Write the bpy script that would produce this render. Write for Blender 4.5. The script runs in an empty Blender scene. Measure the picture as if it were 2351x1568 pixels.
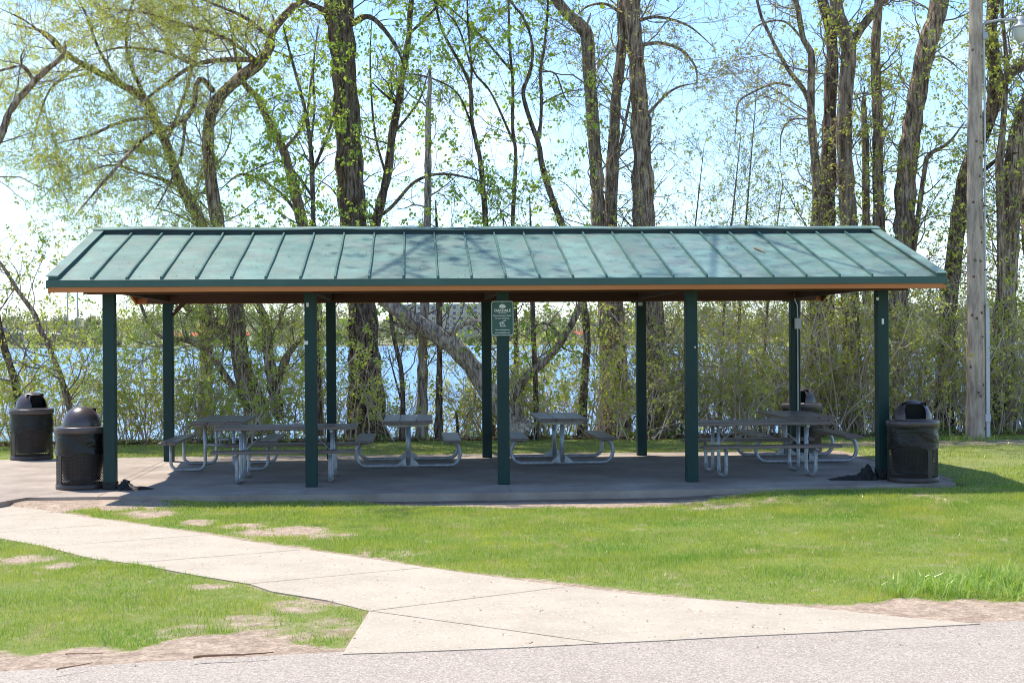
import bpy, math, numpy as np
from mathutils import Matrix, Vector
rng = np.random.default_rng(7)
PI = math.pi
scn = bpy.context.scene
col = scn.collection
# ------------------------------------------------------------------ camera model (metres, z up, origin at the middle front post)
F, CX, CY, CZ, YAW, ROL = 3402., -1.1152, -18.7321, 1.8035, .0655, .007
def ray(px, py):
    u, v = px-1175.5, py-784
    x = (u*math.cos(ROL)-v*math.sin(ROL))/F; y = (u*math.sin(ROL)+v*math.cos(ROL))/F
    return np.array([x*math.cos(YAW)+math.sin(YAW), -x*math.sin(YAW)+math.cos(YAW), -y])
CAM = np.array([CX, CY, CZ])
def G(px, py, z=0.):                 # a traced outline point -> where it lies on the ground
    r = ray(px, py); return CAM+r*((z-CZ)/r[2])
def at(px, py, Y):                   # a traced trunk point -> where it stands at its own distance
    r = ray(px, py); return CAM+r*((Y-CY)/r[1])
# ------------------------------------------------------------------ helpers
def tag(o, label=None, cat=None, group=None, kind=None):
    if label: o['label'] = label
    if cat: o['category'] = cat
    if group: o['group'] = group
    if kind: o['kind'] = kind
    return o
def empty(name, loc=(0, 0, 0), rz=0.):
    o = bpy.data.objects.new(name, None); col.objects.link(o)
    o.location = loc; o.rotation_euler = (0, 0, rz); o.empty_display_size = .2
    return o
def link(name, me, parent=None):
    o = bpy.data.objects.new(name, me); col.objects.link(o)
    if parent is not None: o.parent = parent
    return o
def npmesh(name, V, Fq, mats, parent=None, smooth=False, midx=None, attr=None):
    """V (n,3); Fq (m,k) same-size polygons"""
    V = np.asarray(V, dtype=np.float32).reshape(-1, 3); Fq = np.asarray(Fq, dtype=np.int32)
    me = bpy.data.meshes.new(name); m, k = Fq.shape
    me.vertices.add(len(V)); me.vertices.foreach_set('co', V.ravel())
    me.loops.add(m*k); me.loops.foreach_set('vertex_index', Fq.ravel())
    me.polygons.add(m); me.polygons.foreach_set('loop_start', np.arange(m, dtype=np.int32)*k)
    try: me.polygons.foreach_set('loop_total', np.full(m, k, dtype=np.int32))
    except Exception: pass
    me.polygons.foreach_set('use_smooth', np.full(m, smooth, dtype=bool))
    if midx is not None: me.polygons.foreach_set('material_index', np.asarray(midx, dtype=np.int32))
    for mt in (mats if isinstance(mats, (list, tuple)) else [mats]): me.materials.append(mt)
    if attr:
        for an, av in attr.items():
            a = me.attributes.new(an, 'FLOAT', 'POINT'); a.data.foreach_set('value', np.asarray(av, dtype=np.float32))
    me.update(calc_edges=True)
    return link(name, me, parent)
class MB:
    def __init__(s): s.v = []; s.f = []; s.m = []; s.cur = 0; s.sm = []; s.smooth = False
    def add(s, vs, fs):
        n = len(s.v); s.v += [tuple(map(float, v)) for v in vs]
        s.f += [tuple(n+i for i in f) for f in fs]; s.m += [s.cur]*len(fs); s.sm += [s.smooth]*len(fs)
    def box(s, x0, x1, y0, y1, z0, z1, bev=0., M=None):
        b = bev
        if b:
            vs = []
            for z, q in ((z0, b), (z0+b, 0), (z1-b, 0), (z1, b)):
                vs += [(x0+b, y0+q, z), (x1-b, y0+q, z), (x1-q, y0+b, z), (x1-q, y1-b, z), (x1-b, y1-q, z), (x0+b, y1-q, z), (x0+q, y1-b, z), (x0+q, y0+b, z)]
            fs = [tuple(range(7, -1, -1)), tuple(range(24, 32))]
            for l in range(3):
                for i in range(8):
                    j = (i+1) % 8; fs.append((l*8+i, l*8+j, l*8+8+j, l*8+8+i))
        else:
            vs = [(x, y, z) for z in (z0, z1) for x, y in ((x0, y0), (x1, y0), (x1, y1), (x0, y1))]
            fs = [(3, 2, 1, 0), (4, 5, 6, 7), (0, 1, 5, 4), (1, 2, 6, 5), (2, 3, 7, 6), (3, 0, 4, 7)]
        if M is not None: vs = [tuple(M @ Vector(v)) for v in vs]
        s.add(vs, fs)
    def tube(s, pts, r, sides=10, cap=True):
        P = np.array(pts, float); n = len(P)
        R = np.full(n, r) if np.isscalar(r) else np.array(r, float)
        T = np.gradient(P, axis=0); T /= np.linalg.norm(T, axis=1)[:, None]+1e-9
        ref = np.array([0, 0, 1.]) if abs(T[0, 2]) < .9 else np.array([1., 0, 0])
        vs = []; u = None
        for i in range(n):
            if u is None: u = np.cross(T[i], ref)
            u = u-T[i]*u.dot(T[i]); u /= np.linalg.norm(u)+1e-9
            w = np.cross(T[i], u)
            for k in range(sides):
                a = 2*PI*k/sides; vs.append(P[i]+R[i]*(u*math.cos(a)+w*math.sin(a)))
        fs = [(i*sides+k, i*sides+(k+1) % sides, (i+1)*sides+(k+1) % sides, (i+1)*sides+k) for i in range(n-1) for k in range(sides)]
        if cap: fs += [tuple(range(sides-1, -1, -1)), tuple((n-1)*sides+k for k in range(sides))]
        s.smooth = True; s.add(vs, fs); s.smooth = False
    def lathe(s, prof, sides=40, c=(0, 0)):
        vs = [(c[0]+r*math.cos(2*PI*k/sides), c[1]+r*math.sin(2*PI*k/sides), z) for r, z in prof for k in range(sides)]
        fs = [(i*sides+k, i*sides+(k+1) % sides, (i+1)*sides+(k+1) % sides, (i+1)*sides+k) for i in range(len(prof)-1) for k in range(sides)]
        s.smooth = True; s.add(vs, fs); s.smooth = False
    def build(s, name, mats, parent=None):
        me = bpy.data.meshes.new(name); me.from_pydata(s.v, [], s.f)
        for mt in (mats if isinstance(mats, (list, tuple)) else [mats]): me.materials.append(mt)
        me.polygons.foreach_set('material_index', s.m); me.polygons.foreach_set('use_smooth', s.sm); me.update()
        return link(name, me, parent)
def vnoise(x, y, seed=0, octs=3):
    """smooth value noise in numpy, about 0..1"""
    out = 0; amp = 1; tot = 0
    for o in range(octs):
        g = np.random.default_rng(seed*31+o).random((64, 64))
        X = x*(2**o)+17.3*o; Y = y*(2**o)+9.1*o
        xi = np.floor(X).astype(int); yi = np.floor(Y).astype(int); fx = X-xi; fy = Y-yi
        fx = fx*fx*(3-2*fx); fy = fy*fy*(3-2*fy)
        a = g[xi % 64, yi % 64]; b = g[(xi+1) % 64, yi % 64]; c = g[xi % 64, (yi+1) % 64]; d = g[(xi+1) % 64, (yi+1) % 64]
        out = out+amp*((a*(1-fx)+b*fx)*(1-fy)+(c*(1-fx)+d*fx)*fy); tot += amp; amp *= .5
    return out/tot
def inpoly(x, y, poly):
    ins = np.zeros(x.shape, bool); n = len(poly)
    for i in range(n):
        x0, y0 = poly[i][:2]; x1, y1 = poly[(i+1) % n][:2]
        c = ((y0 > y) != (y1 > y)) & (x < (x1-x0)*(y-y0)/(y1-y0+1e-12)+x0); ins ^= c
    return ins
# ------------------------------------------------------------------ materials
def mat(name, c1, c2=None, scale=5., rough=.8, bump=0., bscale=None, stretch=(1, 1, 1), detail=6, metal=0., c3=None, bdist=.02, spec=None, lo=.35, hi=.65):
    m = bpy.data.materials.new(name); m.use_nodes = True; nt = m.node_tree; N = nt.nodes; L = nt.links
    b = N['Principled BSDF']; b.inputs['Roughness'].default_value = rough; b.inputs['Metallic'].default_value = metal
    if spec is not None: b.inputs['Specular IOR Level'].default_value = spec
    b.inputs['Base Color'].default_value = (*c1, 1)
    tc = N.new('ShaderNodeTexCoord'); mp = N.new('ShaderNodeMapping'); mp.inputs['Scale'].default_value = stretch
    L.new(tc.outputs['Object'], mp.inputs['Vector'])
    if c2 is not None:
        n = N.new('ShaderNodeTexNoise'); n.inputs['Scale'].default_value = scale; n.inputs['Detail'].default_value = detail; n.inputs['Roughness'].default_value = .65
        L.new(mp.outputs[0], n.inputs['Vector'])
        r = N.new('ShaderNodeValToRGB'); e = r.color_ramp.elements
        e[0].position = lo; e[0].color = (*c1, 1); e[1].position = hi; e[1].color = (*c2, 1)
        if c3 is not None:
            k = e.new(min(hi+.12, .99)); k.color = (*c3, 1)
        L.new(n.outputs['Fac'], r.inputs['Fac']); L.new(r.outputs['Color'], b.inputs['Base Color'])
    if bump:
        n2 = N.new('ShaderNodeTexNoise'); n2.inputs['Scale'].default_value = bscale or scale*4; n2.inputs['Detail'].default_value = 4
        L.new(mp.outputs[0], n2.inputs['Vector'])
        bp = N.new('ShaderNodeBump'); bp.inputs['Strength'].default_value = bump; bp.inputs['Distance'].default_value = bdist
        L.new(n2.outputs['Fac'], bp.inputs['Height']); L.new(bp.outputs[0], b.inputs['Normal'])
    return m
def leafmat(name, cols, trans=.5, rough=.5, patch=None):
    m = bpy.data.materials.new(name); m.use_nodes = True; nt = m.node_tree; N = nt.nodes; L = nt.links; N.clear()
    g = N.new('ShaderNodeNewGeometry'); r = N.new('ShaderNodeValToRGB'); e = r.color_ramp.elements
    e[0].position = 0; e[0].color = (*cols[0], 1); e[1].position = 1; e[1].color = (*cols[-1], 1)
    for i, c in enumerate(cols[1:-1]): k = e.new((i+1)/(len(cols)-1)); k.color = (*c, 1)
    L.new(g.outputs['Random Per Island'], r.inputs['Fac'])
    d = N.new('ShaderNodeBsdfDiffuse'); t = N.new('ShaderNodeBsdfTranslucent'); gl = N.new('ShaderNodeBsdfGlossy'); gl.inputs['Roughness'].default_value = rough
    src = r.outputs[0]
    if patch:
        tc = N.new('ShaderNodeTexCoord')
        for sc, lo, hi, c in patch:
            n = N.new('ShaderNodeTexNoise'); n.inputs['Scale'].default_value = sc; n.inputs['Detail'].default_value = 5; L.new(tc.outputs['Object'], n.inputs['Vector'])
            q = N.new('ShaderNodeMapRange'); q.inputs[1].default_value = lo; q.inputs[2].default_value = hi; L.new(n.outputs['Fac'], q.inputs[0])
            x = N.new('ShaderNodeMixRGB'); L.new(q.outputs[0], x.inputs[0]); L.new(src, x.inputs[1]); x.inputs[2].default_value = (*c, 1); src = x.outputs[0]
    L.new(src, d.inputs['Color']); L.new(src, t.inputs['Color'])
    mx = N.new('ShaderNodeMixShader'); mx.inputs[0].default_value = trans; L.new(d.outputs[0], mx.inputs[1]); L.new(t.outputs[0], mx.inputs[2])
    m2 = N.new('ShaderNodeMixShader'); m2.inputs[0].default_value = .05; L.new(mx.outputs[0], m2.inputs[1]); L.new(gl.outputs[0], m2.inputs[2])
    o = N.new('ShaderNodeOutputMaterial'); L.new(m2.outputs[0], o.inputs['Surface'])
    return m
def barkmat(name, dark, light, sc=1., dk=.35):
    m = bpy.data.materials.new(name); m.use_nodes = True; nt = m.node_tree; N = nt.nodes; L = nt.links
    b = N['Principled BSDF']; b.inputs['Roughness'].default_value = .95; b.inputs['Specular IOR Level'].default_value = .15
    tc = N.new('ShaderNodeTexCoord'); mp = N.new('ShaderNodeMapping'); mp.inputs['Scale'].default_value = (22*sc, 22*sc, 3.2*sc); L.new(tc.outputs['Object'], mp.inputs[0])
    n = N.new('ShaderNodeTexNoise'); n.inputs['Scale'].default_value = 1; n.inputs['Detail'].default_value = 5; n.inputs['Roughness'].default_value = .7; L.new(mp.outputs[0], n.inputs['Vector'])
    n2 = N.new('ShaderNodeTexNoise'); n2.inputs['Scale'].default_value = 1.6; n2.inputs['Detail'].default_value = 3; L.new(tc.outputs['Object'], n2.inputs['Vector'])
    r = N.new('ShaderNodeValToRGB'); e = r.color_ramp.elements; e[0].position = .38; e[0].color = (*[c*dk for c in dark], 1); e[1].position = .62; e[1].color = (*light, 1)
    k = e.new(.48); k.color = (*dark, 1); L.new(n.outputs['Fac'], r.inputs['Fac'])
    r2 = N.new('ShaderNodeValToRGB'); e = r2.color_ramp.elements; e[0].position = .3; e[0].color = (.72, .7, .68, 1); e[1].position = .7; e[1].color = (1.15, 1.1, 1.0, 1); L.new(n2.outputs['Fac'], r2.inputs['Fac'])
    mx = N.new('ShaderNodeMixRGB'); mx.blend_type = 'MULTIPLY'; mx.inputs[0].default_value = 1; L.new(r.outputs[0], mx.inputs[1]); L.new(r2.outputs[0], mx.inputs[2]); L.new(mx.outputs[0], b.inputs['Base Color'])
    bp = N.new('ShaderNodeBump'); bp.inputs['Strength'].default_value = 1; bp.inputs['Distance'].default_value = .04; L.new(n.outputs['Fac'], bp.inputs['Height']); L.new(bp.outputs[0], b.inputs['Normal'])
    return m
M = {}
M['roof'] = None  # built below
M['trim'] = mat('green_painted_metal', (.022, .072, .058), (.034, .095, .076), 1.5, .45, .15, 3., spec=.5)
M['post'] = mat('green_post_paint', (.006, .030, .028), (.011, .044, .039), 4, .5, .2, 30, stretch=(1, 1, .3), c3=(.024, .068, .06), spec=.3)
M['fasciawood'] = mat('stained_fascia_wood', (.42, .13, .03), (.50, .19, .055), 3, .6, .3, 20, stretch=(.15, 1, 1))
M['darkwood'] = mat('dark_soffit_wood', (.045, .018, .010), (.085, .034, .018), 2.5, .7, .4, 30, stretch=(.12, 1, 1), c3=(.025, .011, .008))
M['conc'] = mat('slab_concrete', (.23, .18, .145), (.40, .335, .275), .9, .9, .25, 60, c3=(.44, .385, .325), bdist=.004)
M['joint'] = mat('joint_dirt', (.20, .155, .12), (.28, .23, .185), 12, .95)
M['plank'] = mat('brown_table_plank', (.13, .09, .075), (.20, .155, .135), 3, .38, .3, 40, stretch=(.3, 1, 1), c3=(.28, .245, .225), spec=.5)
M['galv'] = mat('galvanised_steel', (.28, .29, .31), (.46, .48, .51), 14, .38, .2, 60, metal=.35, c3=(.24, .19, .16))
M['can'] = mat('brown_can_steel', (.035, .024, .021), (.055, .038, .033), 6, .45, .1, 60)
M['lid'] = mat('brown_lid_plastic', (.055, .042, .043), (.085, .066, .066), 3.5, .3, .15, 40, c3=(.13, .10, .098), spec=.55)
M['bag'] = mat('black_plastic_bag', (.004, .004, .005), (.007, .007, .009), 8, .3, .7, 13, stretch=(1, 1, 1.6), bdist=.014, spec=.35)
M['black'] = mat('opening_shade', (.003, .003, .003), None, rough=.9)  # near-black colour paints in the shade inside the can lid opening
M['cloth'] = mat('black_tarp', (.012, .011, .011), (.025, .022, .02), 6, .7, .8, 20, bdist=.03)
M['signgreen'] = mat('sign_green', (.012, .075, .05), (.016, .085, .058), 2, .4)
M['signwhite'] = mat('sign_white', (.72, .74, .72), None, rough=.5)
M['polewood'] = barkmat('weathered_pole_wood', (.50, .40, .34), (.62, .52, .45), .8, .72)
M['knot'] = mat('pole_knot', (.10, .065, .05), (.20, .13, .10), 30, .8)
M['conduit'] = mat('grey_conduit', (.50, .50, .52), (.6, .6, .62), 3, .5)
M['strap'] = mat('dark_strap', (.03, .03, .03), None, rough=.6)
M['whitepaper'] = mat('white_paper', (.7, .7, .68), None, rough=.8)
M['lampglass'] = mat('lamp_globe', (.6, .6, .58), None, rough=.3)
M['lampgrey'] = mat('lamp_grey_metal', (.38, .39, .41), (.44, .45, .47), 4, .45)
M['bark_dark'] = barkmat('dark_furrowed_bark', (.14, .10, .08), (.34, .27, .22))
M['bark_mid'] = barkmat('brown_furrowed_bark', (.26, .19, .15), (.58, .47, .39))
M['bark_pale'] = barkmat('pale_grey_bark', (.42, .34, .28), (.74, .65, .56))
M['bark_smooth'] = barkmat('smooth_grey_bark', (.26, .20, .165), (.42, .35, .30), .6)
M['twig'] = mat('twig_bark', (.13, .09, .075), (.34, .26, .22), .9, .9)
M['brushtwig'] = mat('sunlit_brush_stem', (.38, .28, .22), (.76, .64, .55), .9, .9)  # paler than the other twigs: sunlight on the brush put into the colour
M['twigdark'] = mat('dark_twig_bark', (.09, .065, .055), (.20, .155, .13), .9, .9)
M['stick'] = mat('brown_stick', (.16, .09, .05), (.26, .16, .10), 20, .9)
M['willow'] = leafmat('willow_leaf', [(.54, .56, .06), (.64, .64, .10), (.74, .72, .20), (.58, .62, .08)], .55)
M['maple'] = leafmat('maple_leaf', [(.30, .44, .03), (.46, .57, .05), (.58, .66, .09), (.36, .50, .04)], .55)
M['bud'] = leafmat('budding_leaf', [(.42, .38, .08), (.54, .48, .11), (.50, .52, .09), (.58, .46, .16)], .5)
M['olive'] = leafmat('olive_leaf', [(.42, .46, .05), (.56, .58, .07), (.68, .66, .14), (.50, .54, .06)], .55)
M['shrubleaf'] = leafmat('shrub_leaf', [(.42, .52, .05), (.54, .62, .07), (.66, .70, .14), (.48, .56, .06)], .55)
M['grass'] = leafmat('grass_blade', [(.20, .32, .03), (.30, .42, .04), (.40, .50, .06), (.24, .36, .03), (.55, .52, .20)], .5, .3, patch=[(1.3, .46, .66, (.50, .52, .07)), (3.8, .55, .70, (.58, .50, .20)), (.7, .52, .68, (.22, .38, .035)), (11, .56, .72, (.46, .50, .09))])
M['tallgrass'] = leafmat('tall_grass_blade', [(.20, .36, .04), (.34, .50, .06), (.52, .60, .18), (.26, .42, .05)], .45, .25)
M['litter'] = leafmat('dead_leaf', [(.16, .09, .05), (.30, .19, .12), (.42, .32, .24), (.22, .14, .09)], .15)
M['farleaf'] = leafmat('far_leaf', [(.13, .13, .07), (.24, .27, .09), (.34, .36, .15), (.24, .19, .15)], .35)  # lightened and greyed, distance haze put into the leaf colours

def roofmat():
    m = mat('green_roof_sheet', (.10, .195, .165), (.155, .265, .225), .9, .42, .12, 2.2, stretch=(1, .6, 1), c3=(.215, .29, .255), spec=.5, bdist=.03)
    nt = m.node_tree; N = nt.nodes; L = nt.links; b = N['Principled BSDF']
    src = b.inputs['Base Color'].links[0].from_socket
    tc = N.new('ShaderNodeTexCoord'); v = N.new('ShaderNodeTexVoronoi'); v.inputs['Scale'].default_value = 9; L.new(tc.outputs['Object'], v.inputs['Vector'])
    r = N.new('ShaderNodeValToRGB'); e = r.color_ramp.elements; e[0].position = .05; e[0].color = (1, 1, 1, 1); e[1].position = .075; e[1].color = (0, 0, 0, 1); L.new(v.outputs['Distance'], r.inputs[0])
    n = N.new('ShaderNodeTexNoise'); n.inputs['Scale'].default_value = 2.5; n.inputs['Detail'].default_value = 8; L.new(tc.outputs['Object'], n.inputs['Vector'])
    rr = N.new('ShaderNodeValToRGB'); e = rr.color_ramp.elements; e[0].position = .42; e[0].color = (0, 0, 0, 1); e[1].position = .75; e[1].color = (.55, .55, .55, 1); L.new(n.outputs['Fac'], rr.inputs[0])
    m1 = N.new('ShaderNodeMixRGB'); L.new(rr.outputs[0], m1.inputs[0]); L.new(src, m1.inputs[1]); m1.inputs[2].default_value = (.20, .20, .17, 1)
    mu = N.new('ShaderNodeMath'); mu.operation = 'MULTIPLY'; mu.inputs[1].default_value = .8; L.new(r.outputs[0], mu.inputs[0])
    m2 = N.new('ShaderNodeMixRGB'); L.new(mu.outputs[0], m2.inputs[0]); L.new(m1.outputs[0], m2.inputs[1]); m2.inputs[2].default_value = (.34, .30, .16, 1)
    sx = N.new('ShaderNodeSeparateXYZ'); L.new(tc.outputs['Object'], sx.inputs[0])
    dv = N.new('ShaderNodeMath'); dv.operation = 'DIVIDE'; dv.inputs[1].default_value = .4167; L.new(sx.outputs[0], dv.inputs[0])
    fl = N.new('ShaderNodeMath'); fl.operation = 'FLOOR'; L.new(dv.outputs[0], fl.inputs[0])
    wn = N.new('ShaderNodeTexWhiteNoise'); wn.noise_dimensions = '1D'; L.new(fl.outputs[0], wn.inputs['W'])
    mr = N.new('ShaderNodeMapRange'); mr.inputs[3].default_value = .86; mr.inputs[4].default_value = 1.1; L.new(wn.outputs['Value'], mr.inputs[0])
    n3 = N.new('ShaderNodeTexNoise'); n3.inputs['Scale'].default_value = 3.2; n3.inputs['Detail'].default_value = 9; n3.inputs['Roughness'].default_value = .7; L.new(tc.outputs['Object'], n3.inputs['Vector'])
    mr3 = N.new('ShaderNodeMapRange'); mr3.inputs[1].default_value = .35; mr3.inputs[2].default_value = .68; mr3.inputs[3].default_value = .72; mr3.inputs[4].default_value = 1.14; L.new(n3.outputs['Fac'], mr3.inputs[0])
    pm = N.new('ShaderNodeMath'); pm.operation = 'MULTIPLY'; L.new(mr.outputs[0], pm.inputs[0]); L.new(mr3.outputs[0], pm.inputs[1])
    m3 = N.new('ShaderNodeMixRGB'); m3.blend_type = 'MULTIPLY'; m3.inputs[0].default_value = 1; L.new(m2.outputs[0], m3.inputs[1]); L.new(pm.outputs[0], m3.inputs[2])
    L.new(m3.outputs[0], b.inputs['Base Color'])
    return m
M['roof'] = roofmat()
M['trim2'] = mat('green_seam_metal', (.035, .10, .085), (.06, .145, .125), 2.5, .42)
def groundmat():
    m = bpy.data.materials.new('lawn_and_dirt'); m.use_nodes = True; nt = m.node_tree; N = nt.nodes; L = nt.links; b = N['Principled BSDF']; b.inputs['Roughness'].default_value = 1; b.inputs['Specular IOR Level'].default_value = .1
    tc = N.new('ShaderNodeTexCoord')
    def noise(s, d=6):
        n = N.new('ShaderNodeTexNoise'); n.inputs['Scale'].default_value = s; n.inputs['Detail'].default_value = d; n.inputs['Roughness'].default_value = .7; L.new(tc.outputs['Object'], n.inputs['Vector']); return n
    def ramp(src, a, ca, bb, cb):
        r = N.new('ShaderNodeValToRGB'); e = r.color_ramp.elements; e[0].position = a; e[0].color = (*ca, 1); e[1].position = bb; e[1].color = (*cb, 1); L.new(src, r.inputs[0]); return r
    dirt = ramp(noise(9, 10).outputs['Fac'], .35, (.27, .205, .16), .65, (.47, .375, .295))
    grav = N.new('ShaderNodeTexVoronoi'); grav.inputs['Scale'].default_value = 55; L.new(tc.outputs['Object'], grav.inputs['Vector'])
    gr = ramp(grav.outputs['Color'], .2, (.72, .70, .68), .8, (1.2, 1.16, 1.1))
    mm = N.new('ShaderNodeMixRGB'); mm.blend_type = 'MULTIPLY'; mm.inputs[0].default_value = .8; L.new(dirt.outputs[0], mm.inputs[1]); L.new(gr.outputs[0], mm.inputs[2])
    gs = ramp(noise(16, 8).outputs['Fac'], .35, (.12, .19, .03), .68, (.24, .25, .085))
    at_ = N.new('ShaderNodeAttribute'); at_.attribute_name = 'grass'
    mix = N.new('ShaderNodeMixRGB'); L.new(at_.outputs['Fac'], mix.inputs[0]); L.new(mm.outputs[0], mix.inputs[1]); L.new(gs.outputs[0], mix.inputs[2])
    da = N.new('ShaderNodeAttribute'); da.attribute_name = 'mud_shade'
    mix2 = N.new('ShaderNodeMixRGB'); L.new(da.outputs['Fac'], mix2.inputs[0]); L.new(mix.outputs[0], mix2.inputs[1])
    mud_shade = ramp(noise(7, 8).outputs['Fac'], .35, (.085, .06, .045), .7, (.20, .15, .115)); L.new(mud_shade.outputs[0], mix2.inputs[2])
    L.new(mix2.outputs[0], b.inputs['Base Color'])
    bp = N.new('ShaderNodeBump'); bp.inputs['Strength'].default_value = .8; bp.inputs['Distance'].default_value = .02; L.new(noise(40, 6).outputs['Fac'], bp.inputs['Height']); L.new(bp.outputs[0], b.inputs['Normal'])
    return m
M['ground'] = groundmat()
M['farground'] = mat('far_bank_ground', (.11, .14, .05), (.22, .22, .11), .03, .95, c3=(.28, .23, .17))
def speckle(name, base, base2, dark, light, sc, amt_dark, amt_light, rough=.9, bump=.3):
    m = mat(name, base, base2, 2.2, rough); nt = m.node_tree; N = nt.nodes; L = nt.links; b = N['Principled BSDF']
    src = b.inputs['Base Color'].links[0].from_socket; tc = N.new('ShaderNodeTexCoord')
    v = N.new('ShaderNodeTexVoronoi'); v.inputs['Scale'].default_value = sc; L.new(tc.outputs['Object'], v.inputs['Vector'])
    sp = N.new('ShaderNodeSeparateColor'); L.new(v.outputs['Color'], sp.inputs[0])
    for ch, thr, c in ((0, amt_dark, dark), (1, amt_light, light)):
        lt = N.new('ShaderNodeMath'); lt.operation = 'LESS_THAN'; lt.inputs[1].default_value = thr; L.new(sp.outputs[ch], lt.inputs[0])
        mx = N.new('ShaderNodeMixRGB'); L.new(lt.outputs[0], mx.inputs[0]); L.new(src, mx.inputs[1]); mx.inputs[2].default_value = (*c, 1); src = mx.outputs[0]
    L.new(src, b.inputs['Base Color'])
    bp = N.new('ShaderNodeBump'); bp.inputs['Strength'].default_value = bump; bp.inputs['Distance'].default_value = .006; L.new(v.outputs['Distance'], bp.inputs['Height']); L.new(bp.outputs[0], b.inputs['Normal'])
    return m
M['walk'] = speckle('walkway_concrete', (.35, .295, .225), (.41, .35, .272), (.27, .21, .155), (.46, .40, .33), 70, .014, .08, bump=.15)
M['aggregate'] = speckle('exposed_aggregate', (.30, .25, .205), (.35, .295, .245), (.24, .20, .165), (.42, .36, .305), 95, .22, .24, bump=.6)
def watermat():
    m = bpy.data.materials.new('lake_water'); m.use_nodes = True; nt = m.node_tree; N = nt.nodes; L = nt.links; b = N['Principled BSDF']
    b.inputs['Base Color'].default_value = (.12, .26, .45, 1); b.inputs['Roughness'].default_value = .28; b.inputs['IOR'].default_value = 1.33
    tc = N.new('ShaderNodeTexCoord'); mp = N.new('ShaderNodeMapping'); mp.inputs['Scale'].default_value = (.7, 1.6, 1); L.new(tc.outputs['Object'], mp.inputs[0])
    n = N.new('ShaderNodeTexNoise'); n.inputs['Scale'].default_value = 2.4; n.inputs['Detail'].default_value = 5; n.inputs['Roughness'].default_value = .6; L.new(mp.outputs[0], n.inputs['Vector'])
    bp = N.new('ShaderNodeBump'); bp.inputs['Strength'].default_value = 1; bp.inputs['Distance'].default_value = .16; L.new(n.outputs['Fac'], bp.inputs['Height']); L.new(bp.outputs[0], b.inputs['Normal'])
    return m
M['water'] = watermat()
# ------------------------------------------------------------------ ground sheet
GZ = -.07
def gp(L, z=GZ): return [tuple(G(a, b, z)[:2]) for a, b in L]
WALK_UP = [(-300, 1118), (0, 1157), (90, 1167), (200, 1185), (320, 1204), (430, 1219), (600, 1247), (750, 1268), (875, 1286), (1000, 1305), (1175, 1329), (1300, 1345), (1475, 1365), (1675, 1380), (1875, 1395), (2125, 1421), (2250, 1431)]
WALK_LO = [(1925, 1449), (1675, 1460.5), (1525, 1469), (1375, 1476), (1175, 1486), (925, 1496), (787, 1500), (810, 1462), (848, 1402), (750, 1377), (625, 1357), (575, 1340), (450, 1320), (320, 1295), (210, 1282), (115, 1257), (0, 1235), (-300, 1190)]
LAWN1 = [(150, 1179), (215, 1172), (262, 1160), (300, 1152), (370, 1143), (450, 1144), (550, 1141), (750, 1139), (850, 1149), (900, 1156), (1175, 1164), (1425, 1163), (1540, 1155), (1680, 1140), (1925, 1127), (2175, 1119), (2195, 1105), (2240, 1085), (2300, 1075), (2700, 1060), (2700, 1375), (2351, 1380), (2300, 1382), (2225, 1372), (2150, 1380), (2100, 1368), (2050, 1371), (2025, 1380), (1925, 1388), (1825, 1388), (1675, 1379), (1475, 1361), (1275, 1333), (1175, 1325), (1000, 1301), (875, 1282), (750, 1264), (600, 1243), (430, 1216), (320, 1201), (240, 1192)]
LAWN2 = [(-400, 1170), (0, 1238), (115, 1259), (210, 1285), (320, 1298), (450, 1323), (575, 1344), (640, 1363), (700, 1376), (845, 1404), (825, 1440), (795, 1490), (700, 1478), (560, 1452), (480, 1452), (400, 1462), (320, 1486), (200, 1480), (80, 1500), (0, 1492), (-400, 1480)]
wl1 = gp(LAWN1); wl2 = gp(LAWN2)
BARE = [(300, 1163, 95, 13, 1.), (345, 1180, 60, 11, .9), (455, 1199, 42, 9, .9), (560, 1208, 60, 9, .7), (650, 1220, 120, 13, .95), (760, 1232, 70, 9, .7), (1480, 1152, 160, 9, .8), (1600, 1160, 140, 12, .55), (1850, 1150, 200, 10, .45), (1320, 1200, 60, 8, .25), (1500, 1210, 60, 8, .25), (880, 1272, 120, 8, .5), (2150, 1150, 70, 12, .35),
        (50, 1284, 90, 10, .8), (140, 1300, 40, 9, .7), (480, 1347, 50, 7, .7), (700, 1390, 90, 22, .8), (760, 1440, 60, 30, .6), (560, 1425, 90, 18, .65), (620, 1460, 120, 22, .75), (420, 1445, 60, 16, .5), (200, 1320, 40, 8, .5), (640, 1405, 50, 14, .5)]
def bare_at(x, y):
    s = np.zeros(x.shape)
    for px, py, rx, ry, k in BARE:
        c = G(px, py, GZ); ax = abs(G(px+rx, py, GZ)[0]-c[0]); ay = abs(G(px, py+ry, GZ)[1]-c[1])
        d = ((x-c[0])/ax)**2+((y-c[1])/ay)**2
        s = np.maximum(s, k*np.clip(1.45-d, 0, 1))
    return s
SLAB = [(-2.44*2-.9, -.86), (5.62, -1.02+.36), (5.62, 4.95), (-5.2, 5.2)]
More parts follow.
